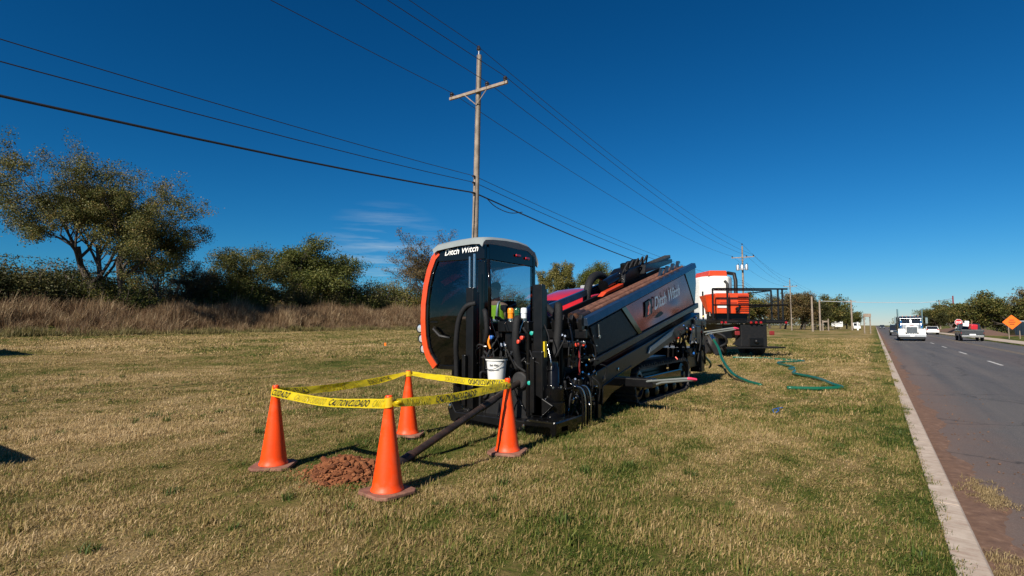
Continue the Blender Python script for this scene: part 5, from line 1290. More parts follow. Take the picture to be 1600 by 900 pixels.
def car(name, label, loc, rz, paint, kind, cat, group):
    r = thing(name, label, cat, loc, rz, group)
    def P(mb, n, m, p=None, **k): return mb.build(n, M[m], p or r, world=False, **k)
    L0, W, = (4.7, 1.85) if kind != 'pickup' else (5.4, 1.95)
    h = W / 2
    if kind == 'sedan': side = [(0, 0.35), (0.02, 0.72), (0.15, 0.82), (1.25, 0.95), (1.35, 0.98), (3.9, 1.0), (4.6, 0.96), (4.7, 0.75), (4.68, 0.35)]; roof = [(1.25, 0.95), (1.95, 1.42), (3.2, 1.45), (4.05, 1.0)]
    elif kind == 'suv': side = [(0, 0.4), (0.02, 0.85), (0.2, 1.02), (1.2, 1.12), (4.6, 1.15), (4.7, 0.9), (4.68, 0.4)]; roof = [(1.2, 1.12), (1.8, 1.72), (4.2, 1.76), (4.62, 1.15)]
    else: side = [(0, 0.5), (0.02, 0.95), (0.2, 1.12), (1.35, 1.18), (5.38, 1.18), (5.4, 0.9), (5.38, 0.5)]; roof = [(1.35, 1.18), (2.0, 1.8), (3.2, 1.82), (3.45, 1.18)]
    P(MB().prism(side, 0, -h, h), 'body', paint, bevel=0.07, segs=3)
    n = len(roof); q = 0.16; vs_ = []
    for sx in (-1, 1):
        for i, (y, z) in enumerate(roof): vs_.append(((h - (0.03 if i in (0, n - 1) else q)) * sx, y, z))
    gh = P(MB().add(vs_, [(0, 1, 2, 3), (7, 6, 5, 4), (0, 4, 5, 1), (2, 6, 7, 3)]), 'glass', 'glass_car')
    P(MB().prism([(roof[1][0] - 0.05, roof[1][1] - 0.03), (roof[1][0] + 0.1, roof[1][1] + 0.03), (roof[2][0] - 0.1, roof[2][1] + 0.03), (roof[2][0] + 0.06, roof[2][1] - 0.05)], 0, -(h - q + 0.01), h - q + 0.01), 'roof', paint, bevel=0.02)
    for sx in (-1, 1):
        for (i, j) in ((0, 1), (2, 3)):
            a = Vector(vs_[i + (4 if sx > 0 else 0)]); b = Vector(vs_[j + (4 if sx > 0 else 0)]); P(MB().tube([a, b], 0.045, 6), 'pillar', paint, gh)
        P(MB().bb(sx * (h - 0.42) if sx > 0 else -h + 0.06, sx * (h - 0.06) if sx > 0 else -h + 0.42, -0.03, 0.05, 0.62, 0.78), 'headlight', 'lamp_glass', bevel=0.02)
        P(MB().bb(sx * (h - 0.3) if sx > 0 else -h + 0.04, sx * (h - 0.04) if sx > 0 else -h + 0.3, L0 - 0.05, L0 + 0.02, 0.78, 0.95), 'tail_light', 'red_light', bevel=0.02)
        P(MB().box((sx * (h + 0.08), roof[0][0] + 0.35, roof[0][1] + 0.08), (0.16, 0.1, 0.13)), 'mirror', paint, bevel=0.03)
    P(MB().bb(-h * 0.95, h * 0.95, -0.06, 0.1, 0.38, 0.58), 'front_bumper', 'ink' if kind != 'pickup' else 'chrome', bevel=0.03)
    P(MB().bb(-h * 0.95, h * 0.95, L0 - 0.08, L0 + 0.08, 0.4, 0.62), 'rear_bumper', 'chrome' if kind == 'pickup' else paint, bevel=0.03)
    P(MB().bb(-0.26, 0.26, L0 + 0.02, L0 + 0.09, 0.64, 0.76), 'number_plate', 'letter_white')
    rw = 0.34 if kind == 'sedan' else 0.39
    wheels(r, [(-h + 0.1, 0.95), (h - 0.1, 0.95), (-h + 0.1, L0 - 1.05), (h - 0.1, L0 - 1.05)], rw, 0.24)
    if kind == 'pickup':
        P(MB().bb(-h + 0.1, h - 0.1, 3.5, 5.3, 1.0, 1.185).bb(-h + 0.02, -h + 0.12, 3.5, 5.35, 1.17, 1.24).bb(h - 0.12, h - 0.02, 3.5, 5.35, 1.17, 1.24), 'bed', 'ink')
        P(MB().bb(-h + 0.06, h - 0.06, 5.37, 5.43, 0.68, 1.2), 'tailgate', paint, bevel=0.02)
    return r
# going away: rear toward the camera -> rotate by 180 degrees (front at +y)
pk = car('pickup_truck', 'charcoal pickup with a loaded bed driving away in the far lane', (8.55, 80.5, -0.13), R(180), 'charcoal_paint', 'pickup', 'pickup truck', 'traffic on the road')
ld = thing('bed_load', 'red and white gear piled in the bed of the pickup', 'cargo', (8.55, 76.2, 1.06), 0)
MB().box((0.2, 0.1, 0.32), (0.6, 0.7, 0.55), (0.1, 0.05, 0.3)).build('red_bag', M['sign_red'], ld, world=False, bevel=0.08)
MB().box((-0.35, 0.2, 0.55), (0.5, 0.5, 0.35), (0, 0.1, -0.2)).box((-0.3, 0.25, 0.85), (0.35, 0.3, 0.22), (0, 0.1, 0.3)).build('white_box', M['white_paint'], ld, world=False, bevel=0.03)
MB().tube([(-0.1, -0.2, 0.1), (0.1, 0.0, 0.7), (0.15, 0.2, 1.0)], 0.05, 6).build('tool_handle', M['rust_pipe'], ld, world=False)
car('sedan_car', 'white sedan driving away ahead of the pickup', (8.5, 127.0, -0.13), R(180), 'white_paint', 'sedan', 'car', 'traffic on the road')
car('sport_utility_car', 'dark car just behind the white truck in the same lane', (2.9, 108.0, -0.13), 0, 'dark_blue', 'suv', 'car', 'traffic on the road')
car('sport_utility_car', 'dark car farther back up the road, clear of the white truck', (4.0, 158.0, -0.13), 0, 'dark_blue', 'suv', 'car', 'traffic on the road')
car('sport_utility_car', 'tiny dark car at the far end of the road', (2.6, 300.0, -0.13), 0, 'dark_blue', 'suv', 'car', 'traffic on the road')

# ------------------------------------------------------------------ signs
cyaw = R(33.7)
sg = thing('road_work_sign', 'orange diamond road work sign on two posts across the road', 'road sign', (12.95, 83.2, 0), R(14)); sg.scale = (0.9, 0.9, 0.94)
for x in (-0.35, 0.75): MB().bb(x - 0.035, x + 0.035, -0.035, 0.035, -0.2, 2.0 if x < 0 else 1.0).build('post', M['wood_arm'], sg, world=False)
MB().prism([(0, 1.15), (0.98, 2.03), (0, 2.91), (-0.98, 2.03)], 1, -0.06, -0.04).build('panel', M['sign_orange'], sg, world=False)
MB().prism([(0, 1.21), (0.91, 2.03), (0, 2.85), (-0.91, 2.03), (-0.91, 2.03)], 1, -0.0, 0.0).v
for k, (w_, z) in enumerate(((0.5, 2.28), (0.72, 2.03), (0.5, 1.78))):
    MB().bb(-w_ / 2, w_ / 2, -0.066, -0.062, z - 0.045, z + 0.045).build('legend_line', M['ink'], sg, world=False)
st = thing('stop_sign', 'red octagonal stop sign with a small plate below it across the road', 'stop sign', (10.75, 108.5, 0.0), R(12))
MB().bb(-0.04, 0.04, -0.04, 0.04, -0.2, 2.1).build('post', M['galv'], st, world=False)
oc = [(0.52 * math.cos(R(22.5 + 45 * k)), 2.0 + 0.52 * math.sin(R(22.5 + 45 * k))) for k in range(8)]
MB().prism(oc, 1, -0.07, -0.045).build('rim', M['letter_white'], st, world=False)
MB().prism([(p[0] * 0.93, 2.0 + (p[1] - 2.0) * 0.93) for p in oc], 1, -0.085, -0.072).build('panel', M['sign_red'], st, world=False)
text_on('STOP', (-0.36, -0.089, 1.84), (0.72, 0, 0), (0, 0, 0.32), 'lettering', M['letter_white'], st, bold=0.02, world=False)
MB().bb(-0.38, 0.38, -0.07, -0.05, 0.95, 1.3).build('plate', M['letter_white'], st, world=False)
MB().bb(-0.3, 0.3, -0.076, -0.072, 1.06, 1.19).build('plate_bar', M['sign_red'], st, world=False)
bg_ = thing('white_bag', 'white bag lying at the foot of the stop sign', 'bag', (10.9, 106.5, 0.03))
MB().blob((0, 0, 0.25), 0.42, 4, 3, 0.2, 0.6).build('bag_body', M['white_paint'], bg_, world=False, smooth=True)
MB().tube([(0, 0, 0.45), (0.08, 0, 0.62), (0.15, 0, 0.66)], [0.1, 0.05, 0.09], 8).build('bag_neck', M['white_paint'], bg_, world=False, smooth=True)
fr_ = thing('wooden_frame', 'pale open goal-shaped timber frame in the far verge', 'frame', (-11.3, 171.5, 0), R(33))
for x in (-0.75, 0.75): MB().bb(x - 0.12, x + 0.12, -0.12, 0.12, -0.2, 2.9 + (0.4 if x > 0 else 0)).build('post', M['wood_pole'], fr_, world=False)
MB().bb(-0.63, 0.63, -0.1, 0.1, 2.35, 2.75).build('board', M['wood_pole'], fr_, world=False)
rs = thing('roadside_board', 'dark board sign raised on two posts at the lawn edge', 'road sign', (-1.25, 123.5, 0), R(30))
for x in (-0.55, 0.55): MB().bb(x - 0.08, x + 0.08, -0.08, 0.08, -0.2, 3.6).build('post', M['wood_pole'], rs, world=False)
MB().bb(-0.68, 0.68, -0.14, -0.082, 3.1, 3.75).build('board', M['wood_arm'], rs, world=False)
ws = thing('white_sign_board', 'low white sign board on short posts beyond the lawn', 'sign', (-12.6, 252.0, 0), R(33))
MB().bb(-2.2, 2.2, -0.1, 0.1, 0.9, 3.0).build('board', M['white_paint'], ws, world=False)
for x in (-1.5, 1.5): MB().bb(x - 0.1, x + 0.1, 0.1, 0.25, -0.2, 1.2).build('post', M['wood_pole'], ws, world=False)
ut = thing('utility_cabinet', 'small white post beside the far roadside signs', 'post', (-4.5, 200.0, 0))
MB().bb(-0.22, 0.22, -0.2, 0.2, -0.1, 2.4).build('housing', M['white_paint'], ut, world=False, bevel=0.05)
MB().bb(-0.3, 0.3, -0.25, 0.25, 2.4, 2.55).build('cap', M['galv'], ut, world=False)
vn = thing('parked_van', 'white van parked beyond the roadside board', 'van', (-5.0, 215.0, 0), R(10))
MB().prism([(0, 0.4), (0.0, 1.1), (0.9, 1.3), (1.5, 2.3), (5.2, 2.4), (5.3, 0.4)], 0, -1.0, 1.0).build('body', M['white_paint'], vn, world=False, bevel=0.08)
MB().add([(-0.85, 0.9, 1.36), (0.85, 0.9, 1.36), (0.8, 1.42, 2.2), (-0.8, 1.42, 2.2)], [(0, 1, 2, 3)]).build('windscreen', M['glass_car'], vn, world=False)
wheels(vn, [(-0.95, 1.0), (0.95, 1.0), (-0.95, 4.3), (0.95, 4.3)], 0.36, 0.22)
ds = thing('skip_container', 'dark steel skip container behind the orange diamond sign', 'container', (17.6, 104.0, 0), R(15))
MB().prism([(-1.6, 0.15), (1.6, 0.15), (2.1, 2.0), (-1.9, 2.0)], 1, -1.0, 1.0).build('tub', M['dark_blue'], ds, world=False, bevel=0.03)
for k in range(6): MB().bb(-1.5 + k * 0.58, -1.4 + k * 0.58, -1.07, -1.0, 0.3, 1.95).build('rib', M['dark_blue'], ds, world=False)
MB().prism([(-2.0, 2.0), (2.2, 2.0), (2.0, 2.2), (-1.7, 2.2)], 1, -1.05, 1.05).build('lid', M['galv'], ds, world=False, bevel=0.03)
ff = thing('survey_flag', 'tiny orange marker flag on the lawn left of the cab', 'flag', (-20.5, 19.2, tz(-20.5, 19.2)))
MB().cyl((0, 0, 0), (0, 0, 0.5), 0.008, 5).build('wire', M['steel'], ff, world=False)
MB().bb(0, 0.14, -0.004, 0.004, 0.36, 0.5).build('flag', M['sign_orange'], ff, world=False)
# vehicles parked just outside the frame at the left: only their shadows reach into the picture
p2 = copy_tree(pk); p2.location = (-9.1, -5.9, 0.0); p2.rotation_euler = (0, 0, 0)
tag(p2, 'charcoal pickup parked on the lawn left of the camera, only its shadow in view', 'pickup truck', 'vehicles parked on the lawn')
p2.location = (-8.95, -4.75, tz(-9.2, -3))
bt = thing('box_trailer', 'white box trailer parked far left on the lawn, only its shadow in view', 'trailer', (-31.5, -3.5, tz(-31.5, 0)), R(2))
MB().bb(-3.3, 3.3, -3.4, 6.4, 0.75, 3.5).build('box_body', M['white_paint'], bt, world=False, bevel=0.04)
MB().bb(-0.9, 0.9, -5.0, -3.4, 0.55, 0.7).build('drawbar', M['black'], bt, world=False)
wheels(bt, [(-2.9, 1.0), (2.9, 1.0), (-2.9, 2.1), (2.9, 2.1)], 0.42, 0.26)
# ------------------------------------------------------------------ vegetation
def leaf_mat(name, stops, trans=0.25):
    m, N, L, b = new_mat(name)
    at = N.new('ShaderNodeAttribute'); at.attribute_name = 'tint'
    oi = N.new('ShaderNodeObjectInfo')
    ad = N.new('ShaderNodeMath'); ad.operation = 'MULTIPLY_ADD'; ad.inputs[1].default_value = 0.16; L.new(oi.outputs['Random'], ad.inputs[0]); L.new(at.outputs['Fac'], ad.inputs[2])
    su = N.new('ShaderNodeMath'); su.operation = 'SUBTRACT'; su.inputs[1].default_value = 0.08; L.new(ad.outputs[0], su.inputs[0])
    rp = ramp(N, L, su.outputs[0], stops)
    L.new(rp.outputs[0], b.inputs['Base Color']); b.inputs['Roughness'].default_value = 0.55; b.inputs['Specular IOR Level'].default_value = 0.25
    t = N.new('ShaderNodeBsdfTranslucent'); L.new(rp.outputs[0], t.inputs[0])
    mx = N.new('ShaderNodeMixShader'); mx.inputs[0].default_value = trans
    L.new(b.outputs[0], mx.inputs[1]); L.new(t.outputs[0], mx.inputs[2]); L.new(mx.outputs[0], N['Material Output'].inputs[0])
    return m
M['leaf_olive'] = leaf_mat('olive_leaves', [(0.0, (0.04, 0.052, 0.012)), (0.45, (0.1, 0.105, 0.026)), (0.75, (0.17, 0.15, 0.04)), (1.0, (0.25, 0.16, 0.055))])
M['leaf_brown'] = leaf_mat('brown_leaves', [(0.0, (0.06, 0.045, 0.018)), (0.5, (0.14, 0.11, 0.038)), (1.0, (0.24, 0.13, 0.06))])
M['leaf_green'] = leaf_mat('green_leaves', [(0.0, (0.035, 0.052, 0.01)), (0.5, (0.09, 0.105, 0.022)), (1.0, (0.19, 0.175, 0.045))])
M['leaf_yellow'] = leaf_mat('yellow_leaves', [(0.0, (0.06, 0.07, 0.016)), (0.5, (0.16, 0.145, 0.036)), (1.0, (0.29, 0.23, 0.075))])
M['leaf_dark'] = leaf_mat('dark_leaves', [(0.0, (0.022, 0.028, 0.009)), (0.5, (0.06, 0.065, 0.02)), (1.0, (0.12, 0.1, 0.035))])
M['bark'] = pmat('bark', (0.075, 0.058, 0.044), 0.9, var=0.4, scale=3, bump=0.5, bscale=14)
M['twig'] = pmat('pale_twigs', (0.15, 0.115, 0.09), 0.9, var=0.3, scale=3)

def leaves_geo(cent, size, rg, tint):
    n = len(cent)
    a = rg.normal(size=(n, 3)); a /= np.linalg.norm(a, axis=1, keepdims=True)
    b = np.cross(a, rg.normal(size=(n, 3))); b /= np.linalg.norm(b, axis=1, keepdims=True) + 1e-9
    s = (size * rg.uniform(0.6, 1.4, n))[:, None]
    co = np.stack([cent - a * s, cent + b * s * 0.55, cent + a * s, cent - b * s * 0.55], 1).reshape(-1, 3)
    q = np.arange(4 * n).reshape(n, 4)
    return co, q, np.repeat(tint, 4)

class Tree:
    def __init__(s, seed): s.r = random.Random(seed); s.mb = MB(); s.tips = []
    def branch(s, p, d, L, rad, lev, P):
        r = s.r; n = 4 if lev <= 1 else 3
        pts, rs = [Vector(p)], [rad]; d = Vector(d).normalized(); q = Vector(p)
        end = rad * (P['taper'] if lev < P['levels'] else 0.35)
        for i in range(n):
            d = (d + Vector((r.gauss(0, 1), r.gauss(0, 1), r.gauss(0, 1))) * P['wander'] + Vector((0, 0, P['up'] if lev > 0 else 0.05))).normalized()
            q = q + d * (L / n); pts.append(q.copy()); rs.append(rad + (end - rad) * (i + 1) / n)
        s.mb.tube(pts, rs, 7 if lev == 0 else (5 if lev < 3 else 3), cap=False)
        if lev >= P['levels']:
            s.tips.append((pts[-1], d)); s.tips.append((pts[-2], d)); return
        if lev >= P['levels'] - 2: s.tips.append((pts[-1], d)); s.tips.append((pts[-2], d))
        k = P['kids'][min(lev, len(P['kids']) - 1)]
        for c in range(k):
            t = P['first'] + (1 - P['first']) * (c + r.random() * 0.8) / k if lev == 0 else 0.3 + 0.7 * (c + r.random()) / k
            t = min(t, 0.999); i = min(int(t * n), n - 1); f = t * n - i
            o = pts[i].lerp(pts[i + 1], f); ro = rs[i] + (rs[i + 1] - rs[i]) * f
            az = r.uniform(0, 6.283) if lev > 0 else c * 2.4 + r.uniform(-0.5, 0.5)
            ax = d.orthogonal().normalized(); ax.rotate(Matrix.Rotation(az, 3, d))
            sp = P['spread'] * r.uniform(0.7, 1.25)
            nd = d * math.cos(sp) + ax * math.sin(sp)
            s.branch(o, nd, L * P['ratio'] * r.uniform(0.75, 1.2), max(ro * 0.62, P.get('rmin', 0.008)), lev + 1, P)
    def leaves(s, per, sigma, size, rg, sub=1.0):
        c, t = [], []
        for (p, d) in s.tips:
            if s.r.random() > sub: continue
            k = max(1, int(per * s.r.uniform(0.4, 1.6))); base = s.r.uniform(0.1, 0.8)
            c.append(np.array(p)[None] + np.clip(rg.normal(size=(k, 3)), -1.4, 1.4) * np.array([sigma, sigma, sigma * 0.75]) * s.r.uniform(0.6, 1.15))
            t.append(np.clip(base + rg.normal(size=k) * 0.17, 0, 1))
        return leaves_geo(np.concatenate(c), size, rg, np.concatenate(t))

def make_tree(seed, trunks, P, per, sigma, size, leafm, sub=1.0):
    rg = np.random.default_rng(seed); tr = Tree(seed)
    for (p, d, L, rad) in trunks: tr.branch(p, d, L, rad, 0, P)
    me1 = bpy.data.meshes.new('trunk'); me1.from_pydata([tuple(v) for v in tr.mb.v], [], tr.mb.f); me1.polygons.foreach_set('use_smooth', [True] * len(me1.polygons)); me1.update()
    me1.materials.append(M['bark'] if per > 2 else M['twig'])
    me2 = None
    if per > 0:
        co, q, t = tr.leaves(per, sigma, size, rg, sub); me2 = fast_mesh('crown', co, q, M[leafm], t)
    zmax = max(v[2] for v in tr.mb.v)
    return me1, me2, zmax

def place_tree(meshes, name, label, x, y, h, rz, group, sx=1.0, cat='tree', parts=('trunk', 'crown')):
    me1, me2, zmax = meshes
    r = thing(name, label, cat, (x, y, tz(x, y) - 0.15), rz, group)
    s_ = h / zmax; r.scale = (s_ * sx, s_ * sx, s_)
    obj_from(me1, parts[0], r)
    if me2 is not None: obj_from(me2, parts[1], r)
    return r

def make_bush(seed, leafm, n=9500, w=2.2, h=3.6, size=0.058):
    """leafy shrub: clumps on a wavering dome, with stems poking out"""
    rg = np.random.default_rng(seed); r = random.Random(seed)
    c, t = [], []; mb = MB()
    k = 60
    for i in range(k):
        a = r.uniform(0, 6.283); q = math.sqrt(r.random()); hh = h * (1 - 0.55 * q ** 2) * r.uniform(0.25, 1.0)
        p = np.array([w * q * math.cos(a), w * q * math.sin(a), hh])
        m = int(n / k * r.uniform(0.5, 1.5)); sg_ = r.uniform(0.28, 0.5)
        c.append(p + np.clip(rg.normal(size=(m, 3)), -1.35, 1.35) * [sg_, sg_, sg_ * 1.1]); t.append(np.clip(r.uniform(0.1, 0.85) + rg.normal(size=m) * 0.15, 0, 1))
        mb.tube([(0.3 * math.cos(a) * q, 0.3 * math.sin(a) * q, 0), tuple(p * np.array([0.6, 0.6, 0.5])), tuple(p), tuple(p + np.array([0.15 * math.cos(a), 0.15 * math.sin(a), r.uniform(0.3, 1.1)]))], [0.05, 0.03, 0.018, 0.006], 4, cap=False)
    co, q, tt = leaves_geo(np.concatenate(c), size, rg, np.concatenate(t))
    co[:, 2] = np.maximum(co[:, 2], 0.02)
    me1 = bpy.data.meshes.new('stems'); me1.from_pydata([tuple(v) for v in mb.v], [], mb.f); me1.update(); me1.materials.append(M['twig'])
    return me1, fast_mesh('foliage', co, q, M[leafm], tt), h

# --- the big spreading tree at the left
PB = dict(levels=5, kids=[5, 4, 3, 3, 3], wander=0.16, up=0.05, spread=0.62, ratio=0.68, taper=0.55, first=0.45)
big = make_tree(104, [((0.5, 0.2, 0), (-0.62, -0.4, 0.9), 6.6, 0.36), ((1.0, 0.4, 0), (0.35, 0.22, 1.0), 6.3, 0.36), ((0.9, -0.2, 0), (-0.08, 0.1, 1.0), 6.5, 0.28)], PB, 34, 0.36, 0.066, 'leaf_olive', 0.95)
place_tree(big, 'large_tree', 'big spreading olive-leaved tree towering over the hedge at the left', -58.6, 20.9, 15.6, 0.0, 'trees of the hedgerow', 1.0)
# --- hedgerow trees
PM = dict(levels=4, kids=[6, 4, 4, 3], wander=0.2, up=0.06, spread=0.7, ratio=0.66, taper=0.5, first=0.25)
midA = make_tree(31, [((0, 0, 0), (0.1, 0, 1), 5.0, 0.22), ((0.5, 0.3, 0), (0.5, 0.3, 1), 4.0, 0.16)], PM, 40, 0.42, 0.085, 'leaf_green', 0.9)
midB = make_tree(32, [((0, 0, 0), (-0.15, 0.1, 1), 5.0, 0.2), ((0.4, 0.3, 0), (0.35, -0.2, 1), 4.4, 0.18)], PM, 34, 0.42, 0.085, 'leaf_olive', 0.85)
PBARE = dict(levels=5, kids=[5, 4, 3, 3, 3], wander=0.15, up=0.09, spread=0.6, ratio=0.7, taper=0.5, first=0.3, rmin=0.02)
bareA = make_tree(41, [((0, 0, 0), (0.05, 0, 1), 4.6, 0.2)], PBARE, 0, 0.2, 0.1, 'leaf_brown')
bareB = make_tree(43, [((0, 0, 0), (-0.05, 0.1, 1), 4.6, 0.22), ((0.3, 0.2, 0), (0.4, 0.1, 1), 4.0, 0.16)], PBARE, 7, 0.25, 0.075, 'leaf_brown', 0.7)
tall = make_tree(51, [((0, 0, 0), (0, 0, 1), 6.0, 0.16)], dict(levels=3, kids=[11, 5, 3], wander=0.12, up=0.16, spread=0.5, ratio=0.42, taper=0.35, first=0.15), 34, 0.36, 0.1, 'leaf_yellow', 0.95)
for me, nm, lab, x, y, h, rz, sx in (
    (midB, 'hedge_tree', 'dusty olive tree left of the tallest tree in the middle hedgerow', -64.0, 35.4, 8.6, 0.3, 1.15),
    (midA, 'hedge_tree', 'tallest leafy tree in the middle of the hedgerow', -64.0, 42.6, 10.6, 1.2, 1.2),
    (midB, 'hedge_tree', 'leafy tree with dead limbs reaching right in the middle hedgerow', -64.5, 47.8, 9.4, 2.6, 1.1),
    (bareA, 'bare_tree', 'grey leafless tree just right of the big spreading tree', -60.0, 25.6, 7.2, 0.4, 1.25),
    (bareB, 'bare_tree', 'leafless tree between the grey bare one and the dusty olive tree', -60.5, 28.6, 7.0, 1.7, 1.3),
    (bareA, 'bare_tree', 'thin leafless tree sticking out right of the middle hedgerow trees', -65.5, 51.5, 7.0, 2.2, 1.0),
    (bareB, 'bare_tree', 'rusty-leaved bare tree showing left of the cab roof', -60.0, 63.6, 14.2, 0.7, 1.45),
    (bareB, 'bare_tree', 'bare tree showing behind the utility pole above the cab roof', -60.5, 69.5, 14.4, 2.9, 1.45),
    (bareA, 'bare_tree', 'bare tree seen through the cab windows', -62.0, 84.0, 13.0, 1.1, 1.25)):
    place_tree(me, nm, lab, x, y, h, rz, 'trees of the hedgerow', sx)
for k, (x, y, h, rz, sx, me, lab) in enumerate((
    (-56.0, 94.5, 9.8, 0.0, 1.0, tall, 'upright yellow-green tree nearest to the cab, behind the engine hood'),
    (-56.3, 101.0, 12.0, 1.0, 0.85, tall, 'tallest upright yellow-green tree behind the engine hood'),
    (-56.6, 107.8, 12.6, 2.2, 0.85, tall, 'second tall upright yellow-green tree behind the engine hood'),
    (-57.0, 116.5, 13.2, 0.6, 0.95, midA, 'rounded tree behind the black hose arch'),
    (-57.5, 125.5, 13.6, 1.9, 0.95, midB, 'rounded tree behind the carriage of the drill'),
    (-58.0, 135.0, 13.0, 2.4, 1.0, midA, 'tree showing just over the rod rack'))):
    place_tree(me, 'field_tree', lab, x, y, h, rz, 'trees behind the drill', sx)
# --- bushes of the hedgerow
bushes = [make_bush(61, 'leaf_dark', 15000), make_bush(62, 'leaf_olive'), make_bush(63, 'leaf_green'), make_bush(64, 'leaf_brown', 4500), make_bush(65, 'leaf_yellow')]
ORD = ['first', 'second', 'third', 'fourth', 'fifth', 'sixth', 'seventh', 'eighth', 'ninth', 'tenth', 'eleventh', 'twelfth', 'thirteenth', 'fourteenth', 'fifteenth', 'sixteenth', 'seventeenth', 'eighteenth', 'nineteenth', 'twentieth', 'twenty-first', 'twenty-second', 'twenty-third', 'twenty-fourth', 'twenty-fifth', 'twenty-sixth']
rr = random.Random(77)
BK = ['dark', 'olive', 'green', 'brown', 'yellow-green']
front = [(-60.5, 8.5, 4.6, 0), (-60.2, 11.6, 4.9, 0), (-59.6, 14.0, 4.7, 0), (-60.4, 16.4, 4.6, 0), (-59.5, 19.2, 3.6, 1), (-58.6, 21.9, 3.4, 2), (-61.4, 24.4, 2.8, 1), (-61.8, 27.0, 2.9, 3), (-61.8, 29.4, 2.9, 3), (-61.2, 31.8, 3.8, 1), (-61.3, 34.2, 4.4, 2), (-61.6, 37.0, 3.8, 1), (-61.8, 40.2, 4.0, 0), (-62.0, 43.6, 3.8, 1), (-62.2, 47.2, 3.7, 0), (-62.8, 51.0, 4.5, 2), (-63.2, 54.4, 4.6, 4), (-63.5, 58.0, 5.0, 1), (-63.8, 62.2, 5.1, 4), (-64.2, 66.4, 5.0, 1), (-64.5, 71.0, 4.8, 2), (-65.0, 78.0, 5.0, 1), (-65.0, 86.0, 5.4, 3), (-65.0, 95.0, 5.6, 1)]
for k, (x, y, h, b_) in enumerate(front):
    place_tree(bushes[b_], 'hedge_bush', f'{BK[b_]} bush, {ORD[k]} from the left in the hedgerow behind the tall brown grass', x, y, h * 1.06, rr.uniform(0, 6.28), 'bushes of the hedgerow', 1.4, 'bush', ('stems', 'foliage'))
back = [(-68.0, 6.0), (-68.5, 13.0), (-69, 22.0), (-69, 30.0), (-69, 38.0), (-70, 46.0), (-70, 56.0), (-71, 67.0), (-71, 79.0), (-72, 93.0), (-72, 107.0), (-73, 124.0), (-73, 142.0), (-74, 158.0)]
for k, (x, y) in enumerate(back):
    b_ = rr.choice([0, 1, 3, 4])
    place_tree(bushes[b_], 'hedge_bush', f'{BK[b_]} bush, {ORD[k]} from the left in the row behind the hedgerow', x, y, rr.uniform(4.6, 5.6), rr.uniform(0, 6.28), 'bushes behind the hedgerow', 1.7, 'bush', ('stems', 'foliage'))
# --- trees far down the left side of the road
farA = make_tree(71, [((0, 0, 0), (0, 0, 1), 5.0, 0.25)], PM, 30, 0.5, 0.13, 'leaf_olive', 0.8)
farB = make_tree(72, [((0, 0, 0), (0.1, 0.1, 1), 5.0, 0.25)], PM, 26, 0.5, 0.13, 'leaf_brown', 0.75)
farC = make_tree(73, [((0, 0, 0), (0.1, -0.1, 1), 5.0, 0.25)], PM, 34, 0.5, 0.13, 'leaf_dark', 0.85)
LFT = [(-36.5, 181, 10.0, farB), (-31.5, 184, 9.8, farA), (-27.5, 187, 11.2, farA), (-23.5, 189, 11.2, farB), (-19.5, 192, 11.4, farB), (-15.8, 195, 10.6, farC), (-27.0, 205, 11, farC), (-20.0, 207, 11.5, farA), (-16.5, 228, 9.6, farC), (-13.5, 262, 8.2, farC), (-10.0, 268, 8.6, farA), (-7.5, 274, 7.0, farC)]
for k, (x, y, h, me) in enumerate(LFT):
    place_tree(me, 'roadside_tree', f'far roadside tree, {ORD[k]} one rightward from the mixing truck railing', x, y, h, rr.uniform(0, 6.28), 'trees far down the lawn side of the road', 1.15)
RGT = [(13.6, 182, 8.0, farC), (16.5, 180, 9.3, farA), (19.8, 184, 9.4, farC), (22.8, 183, 9.2, farB), (26.0, 186, 8.8, farC), (28.5, 188, 8.2, farA), (31.0, 185, 8.6, farC), (20.0, 205, 9.8, farB), (27.0, 212, 9.6, farC), (22.6, 136, 10.4, farA), (24.8, 139, 9.4, farC), (27.5, 142, 11, farB), (13.2, 205, 7.5, farC), (34, 190, 9, farC), (38, 188, 9, farA)]
for k, (x, y, h, me) in enumerate(RGT):
    place_tree(me, 'roadside_tree', f'tree across the road, {ORD[k]} of the row beyond the stop sign and the pickup', x, y, h * 0.78, rr.uniform(0, 6.28), 'trees across the road', 1.2)
# far-off woods at the end of the road, one mass
rg = np.random.default_rng(5)
c, t = [], []
for k in range(150):
    u_ = rg.random()
    if k < 70: x = 14 + u_ * 120; y = 430 + 80 * rg.random() + u_ * 40; hh = 5.5 + 2.5 * rg.random() + u_ * 2
    elif k < 110: x = -12 - u_ * 70; y = 420 + 90 * rg.random(); hh = 6 + 3 * rg.random()
    else: x = -25 - u_ * 160; y = 300 + 60 * rg.random(); hh = 7 + 3 * rg.random()
    m = 130
    p = rg.normal(size=(m, 3)) * [2.6, 2.6, hh * 0.22] + [x, y, hh * 0.55]
    p[:, 2] = np.clip(p[:, 2], 0.1, hh); c.append(p); t.append(np.clip(rg.uniform(0.1, 0.8) + rg.normal(size=m) * 0.15, 0, 1))
co, q, tt = leaves_geo(np.concatenate(c), 0.55, rg, np.concatenate(t))
o = obj_from(fast_mesh('treeline', co, q, M['leaf_dark'], tt), 'treeline'); tag(o, 'dark line of far-off woods along the horizon', 'woods', kind='stuff')

